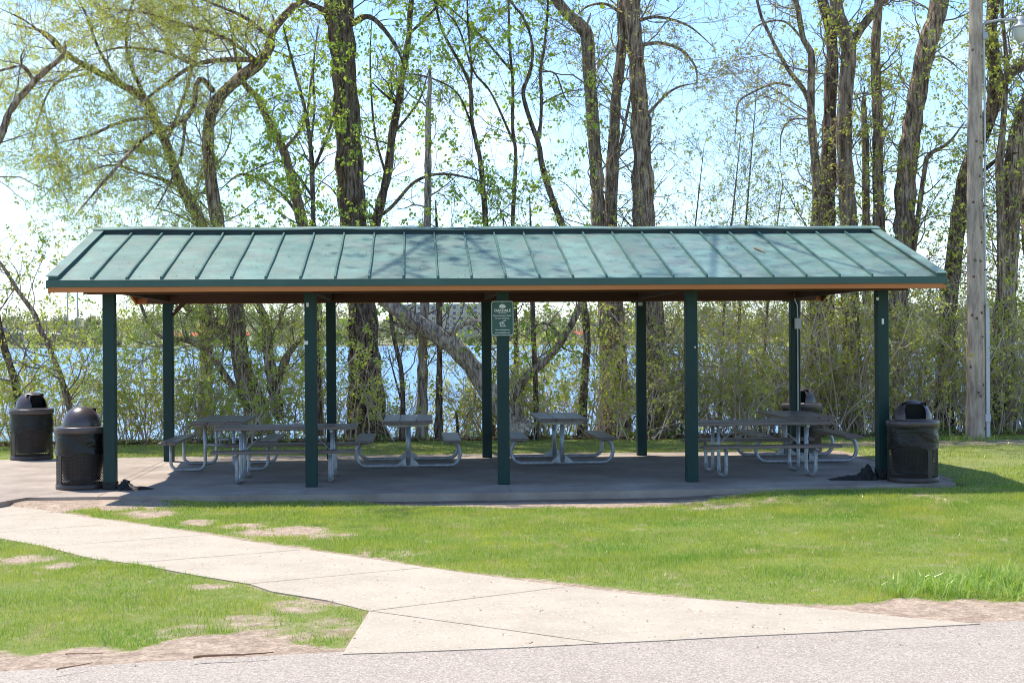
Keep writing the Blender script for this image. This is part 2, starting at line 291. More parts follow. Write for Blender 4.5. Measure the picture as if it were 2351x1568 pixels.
def grass_mask(x, y):
    n = vnoise(x*3.1, y*3.1, 3); n2 = vnoise(x*9, y*9, 4, 2); n3 = vnoise(x*.9, y*.9, 8)
    jx = x+(vnoise(x*5, y*5, 11)-.5)*.12; jy = y+(vnoise(x*5, y*5, 12)-.5)*.16
    m = np.where(inpoly(jx, jy, wl1), 1., 0.)
    m = np.maximum(m, np.where(inpoly(jx, jy, wl2), .95, 0.))
    back = (jy > 5.25+.12*np.sin(x*1.3)+.25*(n-.5)) & (jy < 9.1+.5*(n3-.5)-.22*np.clip(x-4, 0, 9)*0)
    back |= (jx > 5.9) & (jy > -.5) & (jy < 9.1)
    back |= (jx < -8.6) & (jy > 2) & (jy < 9.1)
    m = np.where(back & (m < .5), .85, m)
    m = np.where((x > 6.2) & (y > 6.1+.4*(n-.5)) & (y < 7.3), m*.25, m)     # worn dirt by the light pole
    b = bare_at(x, y)
    k = n*.36+n2*.34+vnoise(x*24, y*24, 9, 2)*.30
    m = m*np.clip((k-b*.42-.29)*4.4+.55, 0, 1)
    return m
up_ = np.array([0, .07, 0]); p0 = G(-40, 1549, -.068)+up_; p1 = G(790, 1500.5, -.068)+up_; p2 = G(1175, 1486.5, -.068)+up_; p3 = G(2351, 1428.5, -.068)+up_
dd = (p3-p0)[:2]; far0 = p0[:2]-dd*1.6; far1 = p3[:2]+dd*1.2
npx = [tuple(far0), tuple(p0[:2]), tuple((p0*.5+p1*.5)[:2]+np.array([0, .03])), tuple(p1[:2]), tuple(p2[:2]), tuple(p3[:2]), tuple(far1), (far1[0], -30), (far0[0], -30)]
def height(x, y):
    base = np.full(x.shape, -.03)
    base -= .07*np.exp(-((y+1.6)/1.6)**2)*np.clip((x+4.6)/1.2, 0, 1)*np.clip((3.2-x)/1.2, 0, 1)
    base = np.where(y < -2, -.07, base) if False else base
    t = np.clip((-y-.8)/2.5, 0, 1); base = base*(1-t)+(-.07)*t
    s = np.clip((y-9.3)/3.2, 0, 1); base -= (s*s*(3-2*s))*1.9
    f = np.clip((y-998)/60, 0, 1); base += f*2.6
    f = np.clip((y-1040)/500, 0, 1); base += f*26*(.7+.6*vnoise(x*.004+50, y*.004, 5))
    base += (vnoise(x*.6, y*.6, 6)-.5)*.03*np.clip((12-y)/3, 0, 1)
    for PL, dz in ((gp(WALK_UP+WALK_LO, -.062), .045), (npx, .05)):
        ins = np.ones(x.shape, bool)
        for ox_, oy_ in ((.09, 0), (-.09, 0), (0, .09), (0, -.09)): ins &= inpoly(x+ox_, y+oy_, PL)
        base -= dz*ins
    inside = (x > -7) & (x < 5.75) & (y > -.9) & (y < 5.1)
    base = np.where(inside, -.12, base)
    return base
def axis(lo, hi, step, outs_lo, outs_hi):
    return np.array(sorted(outs_lo))[:], np.arange(lo, hi+1e-6, step), np.array(outs_hi)
xa = np.concatenate([[-2500, -1500, -900, -500, -250, -120, -60, -35, -24, -18, -15, -13], np.arange(-12, 15, .075), [16, 18, 22, 30, 45, 80, 160, 300, 550, 900, 1500, 2500]])
ya = np.concatenate([[-400, -150, -60, -30, -20, -16, -14, -13], np.arange(-12, 13.2, .075), [14, 16, 20, 30, 60, 150, 400, 800, 960, 990, 998, 1004, 1012, 1025, 1040, 1060, 1090, 1130, 1180, 1250, 1350, 1500, 1800, 2600]])
X, Y = np.meshgrid(xa, ya); Z = height(X, Y)
GM = grass_mask(X, Y); GM = np.where((X < -13) | (X > 15) | (Y < -13), .9*(Y < 9), GM)
MUD_SHADE = np.clip((Y-8.9)/.6, 0, 1)*(Y < 30)
MUD_SHADE = np.maximum(MUD_SHADE, .7*((Y < -.7) & (Y > -1.35) & (X > -3.9) & (X < 2.4)))  # dark band before the slab paints in the roof's shadow on the dirt
nx, ny = len(xa), len(ya); I = np.arange(nx*ny).reshape(ny, nx)
Fg = np.stack([I[:-1, :-1], I[:-1, 1:], I[1:, 1:], I[1:, :-1]], -1).reshape(-1, 4)
fm = np.repeat((ya[:-1] >= 400).astype(int), nx-1)
tag(npmesh('ground', np.stack([X, Y, Z], -1).reshape(-1, 3), Fg, [M['ground'], M['farground']], smooth=True, midx=fm, attr={'grass': GM.ravel(), 'mud_shade': MUD_SHADE.ravel()}), kind='structure')
npmesh('lake', [(-2500, 10.2, -.8), (2500, 10.2, -.8), (2500, 1040, -.8), (-2500, 1040, -.8)], [(0, 1, 2, 3)], M['water'])['kind'] = 'structure'

def prism(name, poly, z0, z1, m, joints=None, jz=.003, jw=.009):
    b = MB(); n = len(poly)
    b.add([(x, y, z1) for x, y in poly]+[(x, y, z0) for x, y in poly], [tuple(range(n))]+[(i, i+n, (i+1) % n+n, (i+1) % n) for i in range(n)])
    if joints:
        b.cur = 1
        for (x0, y0), (x1, y1) in joints:
            d = np.array([x1-x0, y1-y0]); Ld = np.linalg.norm(d); d /= Ld; q = np.array([-d[1], d[0]])*jw/2
            k = max(2, int(Ld/.15)); ts = np.linspace(0, Ld, k)
            w = 1+.6*(rng.random(k)-.5); off = (rng.random(k)-.5)*.006
            L_ = [np.array([x0, y0])+d*t+q*w[i]+q*off[i]/jw for i, t in enumerate(ts)]; R_ = [np.array([x0, y0])+d*t-q*w[i]+q*off[i]/jw for i, t in enumerate(ts)]
            for i in range(k-1): b.add([(*R_[i], z1+jz), (*R_[i+1], z1+jz), (*L_[i+1], z1+jz), (*L_[i], z1+jz)], [(0, 1, 2, 3)])
    o = b.build(name, [m, M['joint']]); o['kind'] = 'structure'
    # make the top face point up
    if sum(poly[i][0]*poly[(i+1) % n][1]-poly[(i+1) % n][0]*poly[i][1] for i in range(n)) < 0: o.data.flip_normals()
    return o
wp = [tuple(G(a, b, -.062)[:2]) for a, b in WALK_UP+WALK_LO]
def wj(*L): return [tuple(tuple(G(a, b, -.062)[:2]) for a, b in pr) for pr in L]
prism('walkway', wp, -.16, -.062, M['walk'], wj(((0, 1185), (125, 1175)), ((0, 1222), (240, 1204)), ((120, 1253), (480, 1227)), ((300, 1292), (690, 1262)), ((570, 1340), (980, 1302)), ((850, 1402), (1295, 1347)), ((850, 1402), (1375, 1475))))
# slab under the shelter, running on as a small plaza to the left
slab_poly = [(-5.72, -.86), (-2.6, -.95), (0., -1.1), (2.4, -1.0), (5.62, -.62), (5.62, 4.2), (4.6, 4.9), (-5, 5.25), (-7.6, 5.05), (-12, 4.4), (-16, 3.6), (-16, 1.), (-5.95, -1.55)]
jl = [((x, -1.), (x, 5.)) for x in (-4.88, -2.44, 0.03, 2.44, 4.9)]
jl += [((-5.8, 2.1), (5.6, 2.1)), ((-5.8, -.0), (5.6, -.0)), ((-5.9, -1.4), (-5.0, .9)), ((-5.0, .9), (-5.0, 5.2)), ((-10, 2.), (-5.1, 2.1))]
prism('slab', slab_poly, -.25, .0, M['conc'], jl)
prism('path', npx, -.2, -.068, M['aggregate'])

# ------------------------------------------------------------------ grass blades
def blades(name, x, y, z, h, w, mt, lean=.5, kind='stuff', bend=0):
    n = len(x); a = rng.random(n)*2*PI; la = rng.random(n)*2*PI; ln = rng.random(n)**.7*lean*h
    ux, uy = np.cos(a)*w/2, np.sin(a)*w/2
    dx, dy = np.cos(la)*ln, np.sin(la)*ln
    top = np.sqrt(np.maximum(h*h-ln*ln, (.3*h)**2))
    A = np.stack([x-ux, y-uy, z], -1); B = np.stack([x+ux, y+uy, z], -1)
    if bend:
        C = np.stack([x+dx*.45+ux*.8, y+dy*.45+uy*.8, z+top*.62], -1); D = np.stack([x+dx*.45-ux*.8, y+dy*.45-uy*.8, z+top*.62], -1); E = np.stack([x+dx*1.25, y+dy*1.25, z+top*.85], -1)
        V = np.stack([A, B, C, D, E], 1).reshape(-1, 3); i = np.arange(n)*5
        Fq = np.concatenate([np.stack([i, i+1, i+2], 1), np.stack([i, i+2, i+3], 1), np.stack([i+3, i+2, i+4], 1)])
    else:
        T = np.stack([x+dx, y+dy, z+top], -1)
        V = np.stack([A, B, T], 1).reshape(-1, 3); i = np.arange(n)*3; Fq = np.stack([i, i+1, i+2], 1)
    o = npmesh(name, V, Fq, mt)
    return o
def scatter(n, x0, x1, y0, y1, wmin=0):
    x = rng.uniform(x0, x1, n); y = rng.uniform(y0, y1, n); m = grass_mask(x, y)
    d = np.hypot(x-CX, y-CY)
    keep = (rng.random(n) < m**1.3) & (np.abs((x-CX)-(y-CY)*.0655) < d*.40+.6)
    return x[keep], y[keep], d[keep]
xs, ys, ds = [], [], []
for n, y0, y1 in ((150000, -9.5, -6), (260000, -6.2, -.6), (120000, -.6, 9.6)):
    x, y, d = scatter(n*2 if y1 < 5 else int(n*1.6), -9, 12, y0, y1); xs.append(x); ys.append(y); ds.append(d)
x = np.concatenate(xs); y = np.concatenate(ys); d = np.concatenate(ds)
patch = vnoise(x*1.7, y*1.7, 21)
h = (.014+.030*rng.random(len(x)))*(.35+1.7*patch**1.6+.35*vnoise(x*7, y*7, 33, 2)); w = .0022+.00028*d
tag(blades('grass', x, y, height(x, y)-.004, h, w*1.1, M['grass'], .75), 'short bright green lawn grass round the shelter and walkway', 'grass', kind='stuff')
# taller coarse tufts in the lower right corner and weeds at the foot of the thicket
def tufts(name, centers, n, r, h, label):
    cx = np.repeat([c[0] for c in centers], n); cy = np.repeat([c[1] for c in centers], n)
    x = cx+rng.normal(0, r, len(cx)); y = cy+rng.normal(0, r*.8, len(cx)); hh = h*(.5+rng.random(len(cx)))
    return tag(blades(name, x, y, height(x, y)-.01, hh, .007+.004*rng.random(len(cx)), M['tallgrass'], .85, bend=1), label, 'grass', kind='stuff')
tufts('tall_grass', [tuple(G(a, b, -.06)[:2]) for a, b in ((2075, 1362), (2110, 1345), (2150, 1358), (2190, 1340), (2230, 1350), (2265, 1365), (2300, 1345), (2330, 1368), (2351, 1350), (2380, 1345), (2420, 1360), (2270, 1325), (2340, 1325), (2200, 1366))], 75, .085, .15, 'clump of long coarse grass blades beside the gravel at lower right')
cs = [(rng.uniform(-9, 11), rng.uniform(8.7, 9.6)) for _ in range(150)]+[(8.6+rng.uniform(-.3, .6), 7.2+rng.uniform(-.2, .3)) for _ in range(8)]
tufts('bank_grass', cs, 26, .12, .17, 'uneven tall grass and weeds along the foot of the thicket')
# dead leaves on the bank
n = 16000; x = rng.uniform(-12, 14, n); y = 8.6+np.abs(rng.normal(0, .9, n)); z = height(x, y)+rng.random(n)*.05
a = rng.random(n)*2*PI; s = .02+.03*rng.random(n); t = rng.normal(0, .5, n)
V = np.stack([np.stack([x+s*np.cos(a+k*PI/2), y+s*np.sin(a+k*PI/2), z+s*t*math.cos(k*PI/2+.3)], -1) for k in range(4)], 1).reshape(-1, 3)
tag(npmesh('leaf_litter', V, np.arange(n*4).reshape(-1, 4), M['litter']), 'brown dead leaf litter on the bank under the trees', 'leaf litter', kind='stuff')
# small chips and fallen catkins on the concrete, gravel and lawn
n = 3600; x = rng.uniform(-7, 6, n); y = rng.uniform(-10, 5.2, n); s = .004+.008*rng.random(n)**2
z = np.where(inpoly(x, y, wp), -.058, np.where(inpoly(x, y, slab_poly), .004, height(x, y)+.01)); z = np.where(inpoly(x, y, npx), -.063, z); a = rng.random(n)*2*PI; e = .4+.5*rng.random(n)
nr = 700; x[:nr] = rng.uniform(-5.3, 5.3, nr); y[:nr] = rng.uniform(-.55, 1.4, nr); z[:nr] = 2.575+(.78)*(y[:nr]+.617)/2.802+.012
V = np.stack([np.stack([x+s*np.cos(a+k*PI/2)*(1 if k % 2 else e)*1., y+s*np.sin(a+k*PI/2)*1.3, z+.003*(k % 2)], -1) for k in range(4)], 1).reshape(-1, 3)
tag(npmesh('debris', V, np.arange(n*4).reshape(-1, 4), M['litter']), 'tiny fallen bud scales and chips scattered over paving, lawn and roof', 'debris', kind='stuff')

# ------------------------------------------------------------------ shelter
W, OV, OE, ZB, ZE, ZR = 4.3706, .6171, .628, 2.43, 2.575, 3.355
HX = 4.88+OE; YF, YB, YM = -OV, W+OV, W/2
PXF = [-4.88-.025, -2.44+.022, -.003, 2.44-.037, 4.88+.004]
PXB = [-4.88-.02, -2.44+.03, 0, 2.44-.01, 4.88]
sh = empty('picnic_shelter'); tag(sh, 'open picnic shelter with green standing seam roof on dark green posts', 'shelter')
def zr(y, off=0.): return ZE+(ZR-ZE)*(1-abs(y-YM)/(YM-YF))+off
def postmesh(x, y, name='post'):
    b = MB(); b.box(-.074, .074, -.074, .074, 0, ZB+(.11), .008); o = b.build(name, M['post'], sh); o.location = (x, y, 0); return o
for x in PXF: postmesh(x, 0)
for x in PXB: postmesh(x, W)
# roof sheets, slightly wavy, with standing seams in the same metal
b = MB(); npan = 26; xs = np.linspace(-HX+.09, HX-.09, npan+1)
for side in (0, 1):
    y0, y1 = (YF, YM) if side == 0 else (YB, YM)
    ks = np.linspace(0, 1, 7); vs = []; fs = []
    gx = np.linspace(-HX+.02, HX-.02, npan*4+1)
    for k in ks:
        yy = y0+(y1-y0)*k
        for xx in gx:
            ph = (xx-xs[0])/(xs[1]-xs[0]); vs.append((xx, yy, zr(yy, .004*math.sin(PI*(ph % 1))+.004*math.sin(xx*1.7+k*5)-.006*(k < .01))))
    nn = len(gx)
    for i in range(6):
        for j in range(nn-1):
            q = (i*nn+j, i*nn+j+1, (i+1)*nn+j+1, (i+1)*nn+j); fs.append(q if side == 0 else q[::-1])
    b.smooth = True; b.add(vs, fs); b.smooth = False
b.build('roof_sheet', M['roof'], sh)
def sloped(x0, x1, y0, y1, o0, o1, m, name):
    """bar following one roof slope between y0 and y1, offsets o0..o1 above the sheet"""
    b = MB(); vs = []
    K = 7
    for k in range(K):
        yy = y0+(y1-y0)*k/(K-1); jz = .003*math.sin(k*2.1+x0*3); jx = .003*math.sin(k*1.7+x0*5)
        vs += [(x0+jx, yy, zr(yy, o0)), (x1+jx, yy, zr(yy, o0)), (x1+jx, yy, zr(yy, o1+jz)), (x0+jx, yy, zr(yy, o1+jz))]
    fs = [(3, 2, 1, 0), (4*K-4, 4*K-3, 4*K-2, 4*K-1)]
    for k in range(K-1):
        for i in range(4): fs.append((k*4+i, k*4+(i+1) % 4, k*4+4+(i+1) % 4, k*4+4+i))
    if y1 < y0: fs = [f[::-1] for f in fs]
    b.add(vs, fs); return b
for side in (0, 1):
    y0, y1 = (YF+.02, YM-.05) if side == 0 else (YB-.02, YM+.05)
    for i in range(1, npan):
        x = xs[i]; sloped(x-.011, x+.011, y0, y1, -.01, .035, None, '').build('roof_seam', M['trim2'] if 'trim2' in M else M['roof'], sh)
    y0, y1 = (YF-.012, YM) if side == 0 else (YB+.012, YM)
    for s in (-1, 1):
        xa_, xb_ = sorted((s*(HX-.12), s*(HX+.02)))
        sloped(xa_, xb_, y0, y1, .044, .056, None, '').build('rake_trim', M['roof'], sh)
        xa_, xb_ = sorted((s*(HX-.105), s*(HX-.004))); sloped(xa_, xb_, y0+(.03 if side == 0 else -.03), y1, -.01, .0435, None, '').build('rake_upstand', M['trim'], sh)
        xa_, xb_ = sorted((s*(HX-.005), s*(HX+.017)))
        sloped(xa_, xb_, y0, y1, -.095, -.012, None, '').build('rake_fascia', M['trim'], sh)
        xa_, xb_ = sorted((s*(HX-.03), s*(HX-.002)))
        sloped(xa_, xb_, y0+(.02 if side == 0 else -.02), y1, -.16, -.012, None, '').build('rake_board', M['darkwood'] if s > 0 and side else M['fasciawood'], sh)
b = MB(); K = 45
for k in range(K):                 # ridge cap, gently buckled along its length
    pass
xs2 = np.linspace(-HX-.022, HX+.022, K); vs = []
for k, xx in enumerate(xs2):
    wv = .006*math.sin(xx*2.3)+.004*math.sin(xx*5.1+1)
    zt = ZR+.075+wv
    for (yy, zz) in ((YM-.17, ZR+.017+wv), (YM-.17, ZR+.030+wv), (YM, zt), (YM+.17, ZR+.030+wv), (YM+.17, ZR+.017+wv)): vs.append((xx, yy, zz))
fs = [(k*5+i+1, k*5+i, k*5+5+i, k*5+6+i) for k in range(K-1) for i in range(4)]+[(0, 1, 2, 3, 4), tuple(range(K*5-1, K*5-6, -1))]
b.add(vs, fs); b.build('ridge_cap', M['roof'], sh)
M['ridge_shade'] = mat('ridge_shade_green', (.006, .022, .02), (.01, .03, .028), 3, .6)  # near-black green paints in the shade under the ridge cap
for s in (-1, 1):
    b = MB(); b.box(-HX+.1, HX-.1, min(YM+s*.13, YM+s*.15), max(YM+s*.13, YM+s*.15), ZR-.09, ZR+.035); b.build('ridge_shade_strip', M['ridge_shade'], sh)
for y0, y1, yw0, yw1 in ((YF-.018, YF-.002, YF, YF+.035), (YB+.002, YB+.018, YB-.035, YB)):
    b = MB(); b.box(-HX-.015, HX+.015, y0, y1, ZE-.085, ZE+.004, .002); b.build('metal_fascia', M['trim'], sh)
    b = MB(); b.box(-HX+.03, HX-.03, yw0, yw1, ZB, ZE-.02, .003); b.build('wood_fascia', M['fasciawood'], sh)
# deck of boards under the sheet, beams and rafters
b = MB()
for side in (0, 1):
    y0, y1 = (YF+.036, YM-.001) if side == 0 else (YB-.036, YM+.001)
    q = sloped(-HX+.035, HX-.035, y0, y1, -.06, -.022, None, ''); b.add(q.v, q.f)
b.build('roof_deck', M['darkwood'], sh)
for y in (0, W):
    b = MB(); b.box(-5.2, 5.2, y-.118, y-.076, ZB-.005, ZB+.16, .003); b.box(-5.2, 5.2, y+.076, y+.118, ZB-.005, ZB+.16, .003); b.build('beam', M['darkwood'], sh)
for x in PXF:
    for side in (0, 1):
        y0, y1 = (YF+.04, YM-.002) if side == 0 else (YB-.04, YM+.002)
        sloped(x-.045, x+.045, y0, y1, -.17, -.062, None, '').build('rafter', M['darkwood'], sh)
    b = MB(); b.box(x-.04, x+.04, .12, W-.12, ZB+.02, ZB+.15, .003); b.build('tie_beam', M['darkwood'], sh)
for x in PXB:
    for s in (-1, 1):
        if not (x < -4 and s > 0): continue
        b = MB(); Mx = Matrix.Translation((x+s*.16, W, ZB-.08)) @ Matrix.Rotation(s*PI/4, 4, 'Y'); b.box(-.03, .03, -.035, .035, -.15, .15, .003, Mx); b.build('brace', M['darkwood'], sh)
# small papers and staples left on the posts
def patch_on(px, py, w, h, name='notice_scrap', m='whitepaper', y=-.078):
    p = at(px, py, y); b = MB(); b.box(p[0]-w/2, p[0]+w/2, y, y+.003, p[2]-h/2, p[2]+h/2); b.build(name, M[m], sh)
patch_on(702.5, 787, .05, .045); patch_on(706, 700, .03, .05); patch_on(2027, 738, .03, .07); patch_on(2015, 686, .035, .035); patch_on(1596, 797, .02, .02)
patch_on(1470, 698, .07, .055, y=W-.078); patch_on(398, 715, .03, .03, y=W-.078)
# electrical conduit on the right rear post
px_ = PXB[4]; b = MB()
b.tube([(px_-.02, W-.2, 2.62), (px_-.03, W-.13, 2.5), (px_-.02, W-.11, 2.42), (px_+.02, W-.095, 2.34), (px_+.025, W-.092, 2.2), (px_+.025, W-.092, .15)], .011, 8); co = b.build('conduit', M['conduit'], sh)
b = MB(); b.box(px_-.025, px_+.075, W-.135, W-.076, 1.97, 2.14, .006); b.build('junction_box', M['conduit'], sh)

# ------------------------------------------------------------------ sign on the middle post
SX = PXF[2]+.0; sg = empty('sign', (SX+.0, -.10, 0)); tag(sg, 'green park sign with white border and lettering on the middle post', 'sign')
c = at(1153.5, 731, -.10); SZ = c[2]; SXo = c[0]-SX; SW, SH = .288, .445
def rrect(w, h, r, n=8):
    P = []
    for cx_, cz_, a0 in ((w/2-r, h/2-r, 0), (-w/2+r, h/2-r, 90), (-w/2+r, -h/2+r, 180), (w/2-r, -h/2+r, 270)):
        for i in range(n+1): a = math.radians(a0+90*i/n); P.append((cx_+r*math.cos(a), cz_+r*math.sin(a)))
    return P
P = rrect(SW, SH, .035); n = len(P); b = MB()
b.add([(SXo+x, -.003, SZ+z) for x, z in P]+[(SXo+x, .003, SZ+z) for x, z in P], [tuple(range(n)), tuple(range(2*n-1, n-1, -1))]+[(i, i+n, (i+1) % n+n, (i+1) % n)[::-1] for i in range(n)])
b.build('sign_panel', M['signgreen'], sg)
A_ = rrect(SW-.014, SH-.014, .03); B_ = rrect(SW-.026, SH-.026, .025); b = MB()
b.add([(SXo+x, -.0045, SZ+z) for x, z in A_]+[(SXo+x, -.0045, SZ+z) for x, z in B_], [(i, (i+1) % n, (i+1) % n+n, i+n) for i in range(n)]); b.build('sign_border', M['signwhite'], sg)
def text(body, size, x, z, bold=0.):
    cu = bpy.data.curves.new('lettering', 'FONT'); cu.body = body; cu.size = size; cu.align_x = 'CENTER'; cu.offset = bold; cu.extrude = .0004
    to = bpy.data.objects.new('tmp', cu); col.objects.link(to); bpy.context.view_layer.update()
    me = bpy.data.meshes.new_from_object(to.evaluated_get(bpy.context.evaluated_depsgraph_get())); bpy.data.objects.remove(to)
    me.materials.clear(); me.materials.append(M['signwhite']); o = link('lettering', me, sg)
    o.location = (SXo+x, -.0055, SZ+z); o.rotation_euler = (PI/2, 0, 0); return o
for body, size, z, bold in (('OAKDALE', .046, .084, .0016), ('RECREATION', .018, .063, .0004), ('Reserve this picnic shelter', .0215, .029, .0005), ('for your next event.', .0215, -.005, .0005), ('More information at', .0215, -.151, .0005), ('www.oakdalefun.com', .0215, -.185, .0005)):
    text(body, size, 0, z, bold)
def flat(polys, name):
    b = MB()
    for pl in polys:
        b.add([(SXo+x, -.0052, SZ+z) for x, z in pl], [tuple(range(len(pl)))])
    return b.build(name, M['signwhite'], sg)
crown = [(.043*math.cos(t)*(1+.07*math.sin(6*t)), .140+.040*math.sin(t)*(1+.05*math.cos(7*t)) if math.sin(t) > 0 else .140+.010*math.sin(t)) for t in np.linspace(0, 2*PI, 30)[:-1]]
flat([crown, [(-.004, .125), (.001, .125), (.002, .137), (-.003, .137)]], 'tree_emblem')
def bar(x0, z0, x1, z1, w):
    d = np.array([x1-x0, z1-z0]); d = d/np.linalg.norm(d); q = np.array([-d[1], d[0]])*w/2
    return [(x0-q[0], z0-q[1]), (x1-q[0], z1-q[1]), (x1+q[0], z1+q[1]), (x0+q[0], z0+q[1])]
flat([bar(-.041, -.062, .045, -.022, .009), bar(-.029, -.061, -.029, -.099, .008), bar(-.033, -.099, .045, -.099, .008), bar(-.006, -.059, .022, -.059, .005), bar(-.013, -.072, .029, -.072, .005), bar(.0, -.059, -.010, -.086, .004), bar(.016, -.059, .026, -.086, .004)], 'shelter_symbol')
for z in (.205, -.212): flat([[(.004*math.cos(t), z+.004*math.sin(t)) for t in np.linspace(0, 2*PI, 9)[:-1]]], 'bolt')

# ------------------------------------------------------------------ picnic tables
def ctree(o, parent=None):
    c = o.copy(); col.objects.link(c); c.parent = parent
    for ch in list(o.children): ctree(ch, c)
    return c
def planks(b, x0, x1, y0, y1, z0, z1, n, gap=.006):
    w = (y1-y0-gap*(n-1))/n
    for i in range(n): b.box(x0, x1, y0+i*(w+gap), y0+i*(w+gap)+w, z0, z1, .006)
def arc(cx, cz, r, a0, a1, y, n=7): return [(y, cx+r*math.cos(math.radians(a)), cz+r*math.sin(math.radians(a))) for a in np.linspace(a0, a1, n)]
def table_u(ht=.71, hs=.43):        # long axis x; two U-shaped tube legs on each end
    t = empty('picnic_table')
    b = MB(); planks(b, -.915, .915, -.36, .36, ht-.045, ht, 3); b.build('tabletop', M['plank'], t)
    for s in (-1, 1): b = MB(); planks(b, -.915, .915, *(sorted((s*.56, s*.80))), hs-.04, hs, 2, .008); b.build('seat', M['plank'], t)
    for ex in (-.59, .59):
        for s in (-1, 1):
            ro, ri, rr = .68, .20, .10
            pts = [(ex, s*ro, hs-.045), (ex, s*ro, .024+rr+.1), (ex, s*ro, .024+rr)]
            pts += [(ex, s*(ro-rr+rr*math.cos(a)), .024+rr-rr*math.sin(a)) for a in np.linspace(0, PI/2, 6)[1:]]
            pts += [(ex, s*(ri+rr-rr*math.sin(a)), .024+rr-rr*math.cos(a)) for a in np.linspace(0, PI/2, 6)]
            pts += [(ex, s*ri, .3), (ex, s*ri, ht-.05)]
            b = MB(); b.tube(pts, .024, 10); b.build('leg', M['galv'], t)
        b = MB(); b.tube([(ex, -.20, hs-.06), (ex, .20, hs-.06)], .018, 8); b.box(ex-.02, ex+.02, -.33, .33, ht-.075, ht-.046); b.box(ex-.02, ex+.02, .58, .78, hs-.055, hs-.041); b.box(ex-.02, ex+.02, -.78, -.58, hs-.055, hs-.041); b.build('cross_bar', M['galv'], t)
        b = MB(); sgn = 1 if ex < 0 else -1; b.tube([(ex+sgn*.02, 0, hs-.06), (ex+sgn*.33, 0, ht-.05)], .009, 6); b.build('diagonal_brace', M['galv'], t)
    return t
def table_p(ht=.685, hs=.405):      # long axis x; pedestal posts on bent tube runners
    t = empty('picnic_table')
    b = MB(); planks(b, -.915, .915, -.35, .35, ht-.045, ht, 3); b.build('tabletop', M['plank'], t)
    for s in (-1, 1): b = MB(); planks(b, -.915, .915, *(sorted((s*.50, s*.76))), hs-.04, hs, 1); b.build('seat', M['plank'], t)
    for ex in (-.62, .62):
        R = .17; pts = [(ex, -.58, hs-.05)]
        pts += [(ex, -.58-.03-R*.8*math.sin(a)+.0, .03+R+R*math.cos(a)) for a in np.linspace(.3, PI, 9)]
        pts += [(ex, y_, .03) for y_ in (-.45, -.15, .15, .45)]
        pts += [(ex, .58+.03+R*.8*math.sin(a), .03+R+R*math.cos(a)) for a in np.linspace(PI, .3, 9)]+[(ex, .58, hs-.05)]
        b = MB(); b.tube(pts, .028, 10); b.build('runner', M['galv'], t)
        b = MB(); b.tube([(ex, 0, .03), (ex, 0, ht-.1)], .034, 12); b.build('pedestal', M['galv'], t)
        for s in (-1, 1):
            b = MB(); b.add([(ex-.04, s*.03, .03), (ex-.04, s*.17, .03), (ex-.04, s*.13, .075), (ex-.04, s*.03, .15), (ex+.04, s*.03, .03), (ex+.04, s*.17, .03), (ex+.04, s*.13, .075), (ex+.04, s*.03, .15)], [(0, 1, 2, 3), (7, 6, 5, 4), (1, 5, 6, 2), (2, 6, 7, 3)]); b.build('gusset', M['galv'], t)
        b = MB(); b.add([(ex-.02, -.33, ht-.05), (ex-.02, .33, ht-.05), (ex-.02, .27, ht-.1), (ex-.02, -.27, ht-.1), (ex+.02, -.33, ht-.05), (ex+.02, .33, ht-.05), (ex+.02, .27, ht-.1), (ex+.02, -.27, ht-.1)], [(0, 1, 2, 3), (7, 6, 5, 4), (0, 4, 5, 1), (1, 5, 6, 2), (2, 6, 7, 3), (3, 7, 4, 0)])
        b.build('top_bracket', M['galv'], t)
    return t
tu = table_u(); tp = table_p()
TG = 'picnic tables under the shelter'
def place(src, x, y, rz, label, first):
    o = src if first else ctree(src)
    o.location = (x, y, .004); o.rotation_euler = (0, 0, rz); tag(o, label, 'picnic table', TG); return o
u1 = place(tu, -2.80, 1.02, 0, 'brown picnic table set lengthwise behind the second front post from the left', True)
p1_ = place(tp, -1.22, 3.22, PI/2, 'end-on pedestal picnic table between the second and third front posts, fallen trunk behind it', True)
place(tu, -3.88, 3.03, PI/2, 'end-on brown picnic table with U-shaped legs, farthest left under the shelter', False)
place(tp, 1.02, 3.42, PI/2, 'end-on pedestal picnic table just right of the sign post', False)
place(tu, 3.50, .97, 0, 'brown picnic table set lengthwise behind the fourth front post from the left', False)
place(tp, 4.58, 3.2, PI/2, 'end-on pedestal picnic table farthest right, in front of the shaded rear trash can', False)

